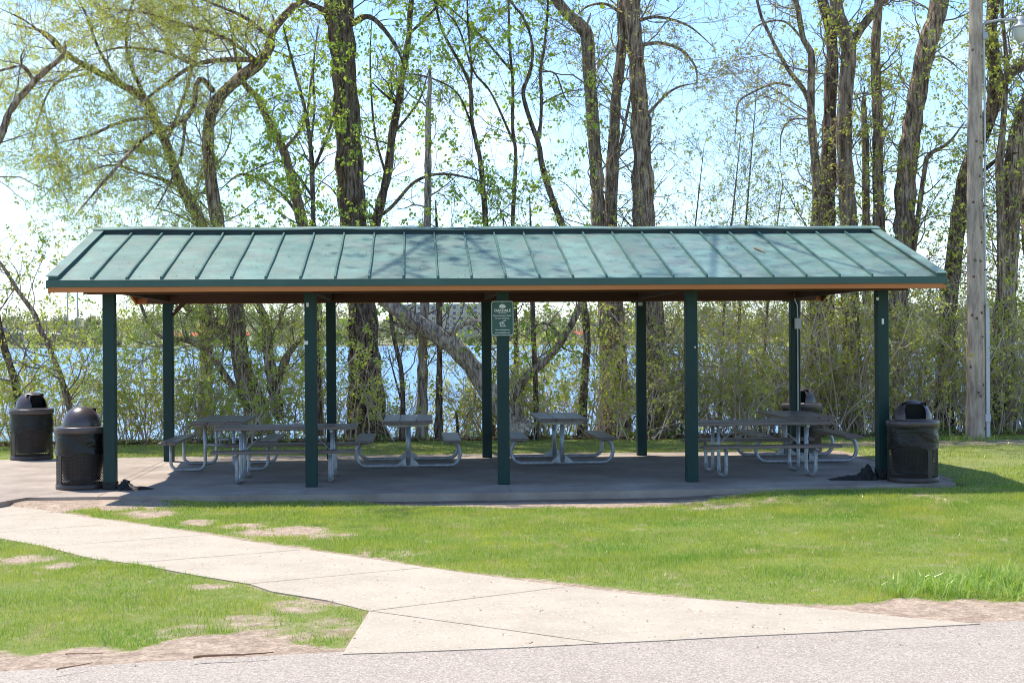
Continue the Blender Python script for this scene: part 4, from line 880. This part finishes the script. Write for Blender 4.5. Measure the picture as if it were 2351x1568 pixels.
tree('curving dark tree with two long upright forks right of the sign', 'maple', 9.1,
     [[(1335, 1008, 19), (1342, 870, 18), (1348, 780, 17), (1338, 690, 17), (1318, 600, 16), (1291, 519, 15), (1263, 443, 14), (1243, 374, 13), (1236, 329, 12), (1215, 270, 10), (1201, 215, 9), (1212, 180, 8), (1222, 138, 7), (1219, 87, 6), (1198, 35, 6), (1170, 0, 5)],
      [(1239, 319, 8), (1243, 242, 7), (1241, 166, 7), (1250, 104, 6), (1258, 0, 5)], [(1242, 240, 5), (1290, 215, 4), (1340, 205, 3)], [(1241, 166, 4), (1275, 170, 4), (1300, 230, 3), (1330, 250, 2)]], 'bark_dark', 21, leafk=.3, brk=1.5, twig='twigdark')
tree('twin-trunked tall tree left of center right, bending left at its top', 'bud', 10.,
     [[(1398, 1012, 50), (1396, 850, 44), (1394, 700, 42), (1380, 600, 34), (1374, 519, 31), (1371, 415, 30), (1364, 329, 30), (1360, 260, 29), (1353, 173, 29), (1350, 104, 28), (1343, 69, 27), (1312, 42, 24), (1277, 0, 22)],
      {'p': [(1432, 1012, 36), (1425, 850, 34), (1415, 700, 32), (1404, 600, 29), (1402, 519, 28), (1405, 381, 27), (1411, 294, 26), (1414, 225, 24), (1423, 156, 24), (1430, 69, 25), (1430, 0, 24)], 'dy': .15, 'dy1': .1},
      [(1425, 30, 8), (1390, 10, 7), (1350, 15, 5), (1320, 40, 4)], [(1344, 65, 6), (1352, 45, 6), (1356, 30, 4)], {'p': [(1414, 380, 8), (1440, 260, 7), (1450, 200, 5)], 'dy1': -.3}], 'bark_mid', 22, leafk=1., brk=1.45,
     shade_limbs=[([(1.4, 10, 9.2), (0.98, 8.57, 11.6), (0.43, 5.13, 13), (1.2, 3.1, 13.4), (2.8, 2.1, 13.1), (4.0, 2.3, 13)], [.09, .05, .03, .024, .02, .015]), ([(0.7, 6.85, 12.3), (-0.8, 3.7, 13.2), (-1.3, 2.3, 13.2)], [.03, .025, .018]), ([(1.6, 2.9, 13.3), (2.4, 4.1, 13.8), (3.8, 3.9, 13.9), (5.2, 2.9, 13.6)], [.03, .025, .02, .015])])
tree('tall ivy-speckled trunk right of the twin trunks', 'bud', 9.8,
     [[(1518, 1012, 56), (1508, 850, 52), (1498, 700, 50), (1480, 600, 50), (1478, 519, 50), (1475, 381, 44), (1471, 277, 42), (1464, 173, 38), (1457, 87, 36), (1450, 0, 34)],
      {'p': [(1462, 105, 10), (1520, 100, 8), (1570, 120, 7), (1598, 160, 5), (1600, 210, 4)], 'dy1': -.8}, {'p': [(1460, 50, 9), (1510, 40, 7), (1580, 60, 5), (1640, 110, 4)], 'dy1': -.6}, {'p': [(1470, 280, 8), (1540, 210, 6), (1600, 190, 4)], 'dy1': -.9}], 'bark_mid', 23, leafk=1.2, brk=1.3)
tree('fallen pale trunk leaning up to the left behind the third rear post', 'bare', 8.6,
     [[(1190, 1000, 62), (1160, 950, 52), (1125, 905, 48), (1098, 860, 44), (1060, 815, 44), (1024, 783, 42), (975, 752, 38), (935, 728, 36), (895, 700, 32), (860, 675, 28)],
      {'p': [(1052, 800, 10), (1040, 770, 12), (1052, 752, 11), (1080, 738, 10), (1110, 738, 9), (1145, 742, 7)], 'dy1': -.3}, {'p': [(955, 765, 14), (915, 745, 10), (880, 735, 8)], 'dy1': .3}], 'bark_pale', 24, brk=.6, leafk=.6, cat='fallen tree', name='fallen_tree')
tree('curved brown branch rising to the right behind the sign post', 'maple', 8.5,
     [[(1196, 1000, 30), (1186, 940, 24), (1190, 900, 20), (1205, 868, 19), (1242, 838, 17), (1275, 805, 16), (1300, 765, 15), (1326, 715, 15), (1345, 660, 12)],
      [(1293, 775, 6), (1260, 745, 5), (1235, 745, 4), (1215, 765, 3)]], 'bark_mid', 25, brk=1.2, leafk=.7)
tree('slim dark stem standing in the water gap left of the third rear post', 'bare', 8.8, [[(1007, 1012, 17), (1008, 900, 15), (1009, 820, 14), (1008, 700, 13), (1004, 560, 9), (1000, 460, 5)]], 'bark_dark', 26, brk=.8, leafk=.6)
tree('thin dark crooked stem left of the pale slender trunk', 'bare', 8.7, [[(922, 1012, 13), (925, 934, 12), (921, 850, 11), (905, 777, 10), (894, 700, 9), (885, 620, 6)], [(924, 930, 5), (905, 860, 4), (890, 800, 3)]], 'bark_dark', 27, brk=1.2, leafk=.6)
tree('thin straight dark stem right of the sign post', 'olive', 8.6, [[(1233, 1008, 14), (1230, 900, 12), (1226, 800, 11), (1223, 700, 11), (1220, 580, 8), (1216, 450, 5)]], 'bark_dark', 28, brk=1.3, leafk=.6)
tree('short snapped bare stem standing near the water', 'bare', 8.7, [[(1052, 1010, 8), (1050, 975, 7), (1047, 945, 6)]], 'bark_dark', 29, brk=.1, leafk=.1, name='dead_stem', cat='dead stem', ext=0)
# right-hand group
tree('crooked trunk at the left of the right cluster, arching twigs to its left', 'bud', 9.4,
     [[(1870, 1010, 30), (1872, 800, 28), (1872, 640, 25), (1873, 519, 23), (1876, 433, 22), (1869, 346, 20), (1862, 260, 18), (1862, 190, 18), (1862, 121, 17), (1845, 93, 14), (1831, 17, 12), (1825, -5, 11)],
      {'p': [(1869, 339, 14), (1855, 228, 12), (1807, 156, 10), (1765, 76, 8), (1738, 0, 7)], 'dy1': -.5},
      {'p': [(1815, 198, 6), (1779, 192, 6), (1731, 211, 5), (1696, 235, 5), (1691, 277, 3), (1685, 340, 2)], 'dy1': -.7}, {'p': [(1852, 273, 5), (1814, 277, 4), (1793, 311, 4), (1793, 363, 3)], 'dy1': -.3},
      {'p': [(1845, 93, 6), (1800, 50, 5), (1740, 60, 4), (1700, 110, 3)], 'dy1': -.6}], 'bark_mid', 31, leafk=1.2, brk=1.5)
tree('upright dark trunk, left one of the close pair in the right cluster', 'olive', 10.2,
     [[(1900, 1010, 48), (1898, 800, 44), (1896, 640, 40), (1897, 519, 38), (1900, 415, 36), (1904, 311, 32), (1907, 208, 30), (1911, 121, 28), (1904, 52, 26), (1887, 0, 24)]], 'bark_dark', 32, leafk=1.1, brk=1.15)
tree('grey forked trunk, right one of the close pair in the right cluster', 'olive', 9.7,
     [[(1958, 1010, 48), (1955, 800, 44), (1950, 640, 40), (1949, 519, 38), (1942, 415, 36), (1938, 311, 35), (1942, 208, 35), (1949, 138, 36), (1945, 92, 36), (1930, 52, 30), (1918, 0, 27)],
      {'p': [(1950, 110, 22), (1968, 80, 20), (1990, 48, 19), (2024, 5, 17), (2040, -20, 15)], 'dy1': -.2}], 'bark_smooth', 33, leafk=1.1, brk=1.1)
tree('narrow upright trunk right of the forked grey trunk', 'olive', 10.1,
     [[(2022, 1010, 34), (2020, 800, 30), (2018, 640, 28), (2018, 519, 27), (2015, 381, 25), (2015, 277, 24), (2011, 173, 23), (2011, 87, 21), (2018, 0, 19)],
      {'p': [(1990, 700, 20), (1988, 519, 18), (1987, 346, 17), (1983, 250, 13), (1985, 200, 5)], 'dy': .1}], 'bark_mid', 34, leafk=1.2, brk=1.2)
tree('thick trunk leaning right, left of the light pole', 'olive', 9.9,
     [[(2040, 1010, 54), (2055, 800, 50), (2066, 640, 47), (2077, 519, 46), (2080, 415, 44), (2091, 311, 42), (2105, 225, 41), (2122, 132, 42), (2139, 69, 42), (2157, 0, 41)],
      {'p': [(2118, 150, 6), (2160, 130, 5), (2210, 165, 4)], 'dy1': -.3}, {'p': [(2090, 640, 14), (2105, 519, 13), (2122, 398, 12), (2132, 357, 11), (2177, 329, 8), (2215, 280, 6)], 'dy1': -.5}], 'bark_mid', 35, leafk=1.2, brk=1.15)
tree('dark forked trunk behind the light pole', 'olive', 9.6,
     [[(2165, 1010, 46), (2172, 850, 42), (2178, 700, 40), (2190, 600, 38), (2198, 519, 36), (2215, 415, 35), (2245, 330, 35), (2274, 260, 36), (2288, 208, 36), (2281, 138, 32), (2274, 69, 30), (2281, 0, 28)],
      {'p': [(2286, 215, 26), (2319, 170, 25), (2351, 149, 24), (2400, 110, 20)], 'dy1': .2}, {'p': [(2215, 420, 12), (2260, 390, 10), (2300, 360, 9), (2340, 350, 6)], 'dy1': -.4}], 'bark_dark', 36, leafk=1.3, brk=1.3)
tree('broad tangled trunk at the right edge of the photo', 'olive', 9.4,
     [[(2300, 1012, 60), (2302, 850, 54), (2308, 700, 48), (2319, 519, 46), (2326, 415, 44), (2332, 346, 42), (2345, 277, 38), (2372, 200, 34), (2400, 60, 30)],
      {'p': [(2298, 700, 22), (2299, 519, 20), (2295, 381, 18), (2302, 300, 14), (2310, 150, 10), (2300, 0, 8)], 'dy': -.2}, {'p': [(2370, 1010, 40), (2372, 700, 36), (2360, 500, 30), (2350, 380, 20)], 'dy': .3}], 'bark_mid', 37, leafk=1.3, brk=1.5)
tree('slim leaning stem crossing the lake view at far left', 'olive', 8.8, [[(175, 1000, 15), (150, 900, 14), (119, 811, 12), (108, 788, 12), (92, 755, 11), (77, 717, 11), (46, 675, 9), (5, 610, 7), (-40, 560, 5)]], 'bark_mid', 38, leafk=.8, brk=1.6)
tree('ivy-clad stem at the left edge behind the farther trash can', 'olive', 8.6, [[(52, 1000, 20), (40, 900, 18), (20, 830, 16), (8, 790, 14), (-2, 740, 12), (-20, 640, 9)]], 'bark_dark', 39, leafk=.9, brk=1.8)
for px, y0, y1, w, sd, lb in ((1650, 1005, 300, 8, 41, 'thin upright sapling above the roof between the right-hand trunks and center'), (1565, 1005, 330, 7, 42, 'thin leaning sapling just right of the ivy-speckled trunk'), (1745, 1005, 420, 8, 43, 'thin sapling left of the right rear post'),
                              (1690, 1005, 150, 7, 44, 'wispy tall sapling standing in open sky right of center')):
    tree(lb, 'bare', 9.2+.3*(sd % 3), [[(px, y0, w), (px+10, (y0+y1)/2+100, w*.9), (px+22, (y0+y1)/2-60, w*.75), (px+52, y1, w*.4)]], 'bark_dark', sd, brk=2.2, leafk=1.3, name='sapling', cat='sapling', group='saplings on the lake bank')

# ------------------------------------------------------------------ shrubs and brush on the bank
def shrub(x, y, h, label, seed, mt='shrubleaf', dens=1., name='shrub', stems=16, spread=.8):
    r = np.random.default_rng(seed); root = empty(name, (x, y, float(height(np.array([x]), np.array([y]))[0])-.05)); tag(root, label, 'shrub', 'shrubs along the bank')
    n = 9; S = stems; p = np.stack([r.normal(0, spread*.35, S), r.normal(0, .3, S), np.zeros(S)], 1); d = np.stack([r.normal(0, .35, S), r.normal(0, .3, S), np.ones(S)], 1); out = [p]
    h *= (1.3 if x < 3.5 else 1.1)*(.85+.3*r.random()); L = h*(.35+.75*r.random(S))
    for q in range(n-1):
        d = d+r.normal(size=(S, 3))*.14; d /= np.linalg.norm(d, axis=1, keepdims=True); p = p+d*(L/(n-1))[:, None]; out.append(p)
    P0 = np.stack(out, 1); R0 = (.008+.010*r.random(S))[:, None]*np.linspace(1, .3, n)[None]
    g = Geo(); g.add(*tubes(P0, R0, 5))
    P1, R1 = spawn(P0, R0, 7, .12, 1, .75, 7, .7, .08, .2, .006, r, .6, .004); g.add(*tubes(P1, R1, 3))
    P2, R2 = spawn(P1, R1, 3, .15, 1, .38, 5, .7, .02, .25, .004, r, .7, .003); g.add(*tubes(P2, R2, 3))
    g.build('stems', M['brushtwig'], root)
    k = int(len(P2)*min(1, dens)); V, Fq = leaves(P2[r.permutation(len(P2))[:k]], 1, .055, .36, r, .035, .2, cl=(9 if x < 3 else 6)); gl = Geo(); gl.add(V, Fq); gl.build('foliage', M[mt], root)
    return root
SHR = [(-9.4, 9.0, 2.2, 1.0, 'shrublike green brush at the far left behind the farther trash can'), (-8.1, 9.4, 1.9, .9, 'leafy bush between the two left trash cans against the water'),
       (-6.9, 9.2, 2.2, 1., 'leafy bush seen just left of the left front post'), (-5.9, 9.6, 2.0, .8, 'bush between the left front post and the left rear post'),
       (-5.0, 9.1, 2.1, .9, 'bush with fresh leaves just right of the left rear post'), (-4.1, 9.0, 2.3, 1., 'dense bush at the left foot of the gnarled willow'),
       (-3.0, 9.3, 1.8, .6, 'thin bush right of the gnarled willow base'), (-2.1, 9.0, 1.7, .6, 'thin bush in front of the thick dark trunk'),
       (.35, 9.0, 1.3, .4, 'low sparse bush at the root of the fallen trunk'), (1.3, 9.2, 1.8, .7, 'bush behind the end-on table right of the sign'), (2.2, 9.1, 1.9, .7, 'bush at the foot of the twin trunks'),
       (3.1, 8.9, 2.3, .9, 'bush just right of the fourth rear post'), (4.0, 9.3, 2.7, 1., 'tall bush behind the fourth front post'), (4.9, 9.0, 2.9, 1., 'tall bush left of the right rear post'),
       (5.8, 9.4, 3.2, 1., 'tall dense bush behind the rear right trash can'), (6.7, 9.1, 3.3, 1., 'tall dense bush left of the right front post'), (7.5, 9.3, 3.5, 1., 'tall dense bush right of the right front post'),
       (8.4, 9.0, 3.3, 1., 'tall dense bush behind the right front trash can'), (9.2, 9.5, 3.4, 1., 'tangled bush directly behind the light pole'), (10.1, 9.2, 3.2, 1., 'tangled bush right of the light pole'), (11., 9.4, 3.4, 1., 'tangled bush at the right edge of the photo')]
for i, (x, y, h, dn, lb) in enumerate(SHR):
    mt = 'shrubleaf' if x < 3 else 'olive'; shrub(x, y, h, lb, 100+i, mt, dn, stems=int(14+(10 if x > 3.5 else 0)), spread=1.)
# fine brush stems between them (uncountable)
def brush():
    r = np.random.default_rng(77); S = 900; x = np.concatenate([r.uniform(-10.5, 3, 340), r.uniform(3, 12, S-340)]); y = 9.2+np.abs(r.normal(0, .7, S)); n = 8
    p = np.stack([x, y, height(x, y)-.05], 1); d = np.stack([r.normal(0, .4, S), r.normal(0, .25, S), np.ones(S)], 1); out = [p]
    L = np.where(x > 3, 1.2+1.9*r.random(S)**1.2, .6+2.3*r.random(S)**1.3)*np.where(x > 5.5, 1.25, 1)
    for q in range(n-1):
        d = d+r.normal(size=(S, 3))*.17; d /= np.linalg.norm(d, axis=1, keepdims=True); p = p+d*(L/(n-1))[:, None]; out.append(p)
    P0 = np.stack(out, 1); R0 = (.005+.007*r.random(S))[:, None]*np.linspace(1, .35, n)[None]
    g = Geo(); g.add(*tubes(P0, R0, 4)); P1, R1 = spawn(P0, R0, 7, .1, 1, .6, 6, .8, .03, .25, .005, r, .6, .0028); g.add(*tubes(P1, R1, 3))
    P2, R2 = spawn(P1[::2], R1[::2], 3, .15, 1, .3, 4, .7, .0, .25, .004, r, .7, .0022); g.add(*tubes(P2, R2, 3))
    b_ = g.build('undergrowth', M['brushtwig'], None); tag(b_, 'tangle of bare brown brush stems on the bank between the trunks', 'undergrowth', kind='stuff')
    V, Fq = leaves(P2, 1, .05, .36, r, .03, .2, cl=6); gl = Geo(); gl.add(V, Fq); o = gl.build('undergrowth_leaves', M['olive'], b_); return b_
brush()

# ------------------------------------------------------------------ far shore
FY = 1000.
def fx(px, Y=FY): return at(px, 780, Y)[0]
def fz(px, py, Y=FY): return at(px, py, Y)[2]
def far_woods():
    r = np.random.default_rng(55); n = 1100
    px = r.uniform(-400, 2800, n); Y_ = r.choice([1030, 1080, 1150, 1260, 1380], n)+r.uniform(-15, 15, n)
    X_ = np.array([at(a, 780, b_)[0] for a, b_ in zip(px, Y_)]); Z0 = height(X_, Y_)
    hgt = r.uniform(7, 19, n)*np.where(Y_ > 1200, 1.2, 1)*np.where((px < 330) & (px > 60), .75, 1); wd = hgt*r.uniform(.3, .5, n)
    m = 110; d = r.normal(size=(n, m, 3)); d /= np.linalg.norm(d, axis=2, keepdims=True); rad = r.random((n, m, 1))**.4
    gap = (px > 905) & (px < 1140) & (Y_ < 1130); hgt = np.where(gap, hgt*.45, hgt); wd = np.where(gap, wd*.6, wd)
    c = np.stack([X_, Y_, Z0+hgt*.58], 1)[:, None]+d*rad*np.stack([wd, wd, hgt*.46], 1)[:, None]
    c = c.reshape(-1, 3); s = r.uniform(.5, 1.3, len(c))[:, None]; u = r.normal(size=c.shape); u /= np.linalg.norm(u, axis=1, keepdims=True); w = np.cross(u, r.normal(size=c.shape)); w /= np.linalg.norm(w, axis=1, keepdims=True)
    V = np.stack([c-u*s, c+w*s*.7, c+u*s, c-w*s*.7], 1).reshape(-1, 3)
    return tag(npmesh('far_woods', V, np.arange(len(V)).reshape(-1, 4), M['farleaf']), 'low woods budding along the far shore of the lake', 'woods', kind='stuff')
far_woods()
M['aptwall'] = mat('apartment_wall', (.52, .44, .35), (.6, .52, .42), .3, .9); M['aptglass'] = mat('apartment_glass', (.06, .09, .13), None, rough=.2)  # wall tan is brightened, haze across the lake put into its colour
M['redroof'] = mat('red_roof', (.55, .08, .03), (.6, .14, .05), .2, .8); M['whitewall'] = mat('white_wall', (.62, .64, .66), None, rough=.8); M['mast'] = mat('mast_grey', (.38, .40, .44), None, rough=.6)
M['carred'] = mat('red_car_paint', (.5, .03, .03), None, rough=.3); M['tyre'] = mat('tyre', (.02, .02, .02), None, rough=.9); M['carsilver'] = mat('silver_car_paint', (.5, .52, .55), None, rough=.3); M['bluesign'] = mat('blue_banner', (.05, .16, .55), None, rough=.5)
ap = empty('apartment_building', (fx(1030, 1120), 1120, 0)); tag(ap, 'tan flat-roofed apartment building across the lake, left of the sign', 'building')
zb_ = 9.5; b = MB(); b.box(-38, 38, 0, 14, zb_-8, zb_+20.5, .2); b.build('wall', M['aptwall'], ap); b = MB(); b.box(-39, 39, -1, 15, zb_+20.5, zb_+21.7, .2); b.build('roof', M['whitewall'], ap)
for fl in range(5):
    for k in range(13):
        b = MB(); x0 = -34.5+k*5.4; b.box(x0, x0+2.6, -.12, .1, zb_+1.3+fl*4, zb_+3.5+fl*4); wi = b.build('window', M['whitewall'], ap); b = MB(); b.box(x0+.2, x0+2.4, -.2, -.13, zb_+1.5+fl*4, zb_+3.3+fl*4); b.build('pane', M['aptglass'], wi)
for k, (px, w, Y_, hh, lab) in enumerate(((480, 58, 1100, 6, 'long low building with a red-orange roof across the lake'), (1330, 22, 1060, 5, 'small red-roofed boathouse across the lake right of the sign'))):
    o = empty('low_building', (fx(px, Y_), Y_, 3.5)); tag(o, lab, 'building', 'low buildings across the lake'); b = MB(); b.box(-w/2, w/2, 0, 8, -2, hh-2); b.build('wall', M['whitewall'], o)
    b = MB(); h0 = hh-2; b.add([(-w/2-1, -1, h0), (w/2+1, -1, h0), (w/2+1, 9, h0), (-w/2-1, 9, h0), (-w/2-1, 4, h0+3), (w/2+1, 4, h0+3)], [(0, 1, 5, 4), (2, 3, 4, 5), (3, 0, 4), (1, 2, 5), (3, 2, 1, 0)]); b.build('roof', M['redroof'], o)
o = empty('low_building', (fx(75, 1090), 1090, 3.)); tag(o, 'long pale shed across the lake at far left', 'building', 'low buildings across the lake'); b = MB(); b.box(-22, 30, 0, 12, -2, 6.5); b.build('wall', M['whitewall'], o); b = MB(); b.add([(-23, -1, 6.5), (31, -1, 6.5), (31, 13, 6.5), (-23, 13, 6.5), (-23, 6, 9), (31, 6, 9)], [(0, 1, 5, 4), (2, 3, 4, 5), (3, 0, 4), (1, 2, 5), (3, 2, 1, 0)]); b.build('roof', M['lampgrey'], o)
o = empty('banner', (fx(5, 1060), 1060, 3.)); tag(o, 'small blue banner sign across the lake at the left edge', 'sign'); b = MB(); b.box(-3.2, 3.2, 0, .4, 6, 13); b.build('banner_panel', M['bluesign'], o); b = MB(); b.box(-.2, .2, .4, .7, -1, 12); b.build('banner_post', M['mast'], o)
for px, lab in ((156, 'left one of two thin grey masts across the lake'), (178, 'right one of two thin grey masts across the lake')):
    b = MB(); X0 = fx(px, 1200); b.tube([(X0, 1200, 2), (X0, 1200, 60)], .65, 8); tag(b.build('mast', M['mast']), lab, 'mast', 'masts across the lake')
def car(px, Y_, mt, label, z=2.2, L=5.2):
    o = empty('parked_car', (fx(px, Y_), Y_, z)); tag(o, label, 'car', 'cars parked across the lake')
    b = MB(); P_ = [(-L/2, .4), (L/2, .4), (L/2, 1.0), (L*.38, 1.15), (L*.2, 1.75), (-L*.22, 1.75), (-L*.4, 1.15), (-L/2, 1.05)]; n = len(P_)
    b.add([(x, -.9, z_) for x, z_ in P_]+[(x, .9, z_) for x, z_ in P_], [tuple(range(n)), tuple(range(2*n-1, n-1, -1))]+[(i, i+n, (i+1) % n+n, (i+1) % n)[::-1] for i in range(n)]); b.build('body', mt, o)
    for s in (-1, 1):
        b = MB(); b.lathe([(0, -.1), (.36, -.1), (.36, .1), (0, .1)], 14); w_ = b.build('wheel', M['tyre'], o); w_.rotation_euler = (PI/2, 0, 0); w_.location = (s*L*.31, -.86, .36)
    b = MB(); b.box(-L*.2, L*.17, -.915, -.9, 1.2, 1.62); b.build('side_window', M['aptglass'], o)
car(1212, 1012, M['carred'], 'red car parked across the lake, just right of the sign', L=6.5); car(1240, 1014, M['carsilver'], 'silver car parked across the lake beside the red car'); car(345, 1012, M['carsilver'], 'silver car parked across the lake at left, right of the left front post'); car(435, 1014, M['carred'], 'red car parked across the lake, right of the left rear post', L=4.6)

# ------------------------------------------------------------------ camera, sky, sun
cd = bpy.data.cameras.new('camera'); co_ = bpy.data.objects.new('camera', cd); col.objects.link(co_); scn.camera = co_
R_ = Vector((math.cos(YAW), -math.sin(YAW), 0)); U_ = Vector((0, 0, 1)); FW = Vector((math.sin(YAW), math.cos(YAW), 0))
rc = R_*math.cos(ROL)-U_*math.sin(ROL); uc = R_*math.sin(ROL)+U_*math.cos(ROL)
Mc = Matrix.Identity(4)
for i in range(3): Mc[i][0] = rc[i]; Mc[i][1] = uc[i]; Mc[i][2] = -FW[i]; Mc[i][3] = CAM[i]
co_.matrix_world = Mc; cd.sensor_width = 36; cd.lens = F*36/2351; cd.clip_end = 6000; cd.clip_start = .1
SUN = Vector((-.34, .34, 1)).normalized()
sl = bpy.data.lights.new('sun', 'SUN'); so = bpy.data.objects.new('sun', sl); col.objects.link(so); sl.energy = 3.6; sl.angle = math.radians(.53); sl.color = (1, .935, .83)
so.rotation_euler = SUN.to_track_quat('Z', 'Y').to_euler(); so.location = (0, 0, 30)
w = bpy.data.worlds.new('World'); scn.world = w; w.use_nodes = True; N = w.node_tree.nodes; L = w.node_tree.links; bg = N['Background']
sky = N.new('ShaderNodeTexSky'); sky.sky_type = 'NISHITA'; sky.sun_disc = False; sky.sun_elevation = math.asin(SUN.z); sky.sun_rotation = math.atan2(SUN.x, SUN.y); sky.altitude = 200; sky.air_density = 1.0; sky.dust_density = .15; sky.ozone_density = 1.5
tc = N.new('ShaderNodeTexCoord'); mp = N.new('ShaderNodeMapping'); mp.inputs['Scale'].default_value = (1, 1, 3.2); L.new(tc.outputs['Generated'], mp.inputs[0])
nz = N.new('ShaderNodeTexNoise'); nz.inputs['Scale'].default_value = 3.4; nz.inputs['Detail'].default_value = 7; nz.inputs['Roughness'].default_value = .55; L.new(mp.outputs[0], nz.inputs['Vector'])
rp = N.new('ShaderNodeValToRGB'); e = rp.color_ramp.elements; e[0].position = .56; e[0].color = (0, 0, 0, 1); e[1].position = .74; e[1].color = (.9, .9, .9, 1); L.new(nz.outputs['Fac'], rp.inputs[0])
mx = N.new('ShaderNodeMixRGB'); L.new(rp.outputs[0], mx.inputs[0]); L.new(sky.outputs[0], mx.inputs[1]); mx.inputs[2].default_value = (6., 6.2, 6.4, 1)
tn = N.new('ShaderNodeMixRGB'); tn.blend_type = 'MULTIPLY'; tn.inputs[0].default_value = 1; L.new(mx.outputs[0], tn.inputs[1]); tn.inputs[2].default_value = (.80, .92, 1.05, 1); L.new(tn.outputs[0], bg.inputs['Color']); bg.inputs['Strength'].default_value = .13
scn.view_settings.view_transform = 'Standard'; scn.view_settings.look = 'None'; scn.view_settings.gamma = 1; scn.view_settings.exposure = 1.05
scn.render.engine = 'CYCLES'; scn.render.resolution_x = 1024; scn.render.resolution_y = 682
scn.cycles.filter_width = 1.0; scn.cycles.max_bounces = 8; scn.cycles.transparent_max_bounces = 8
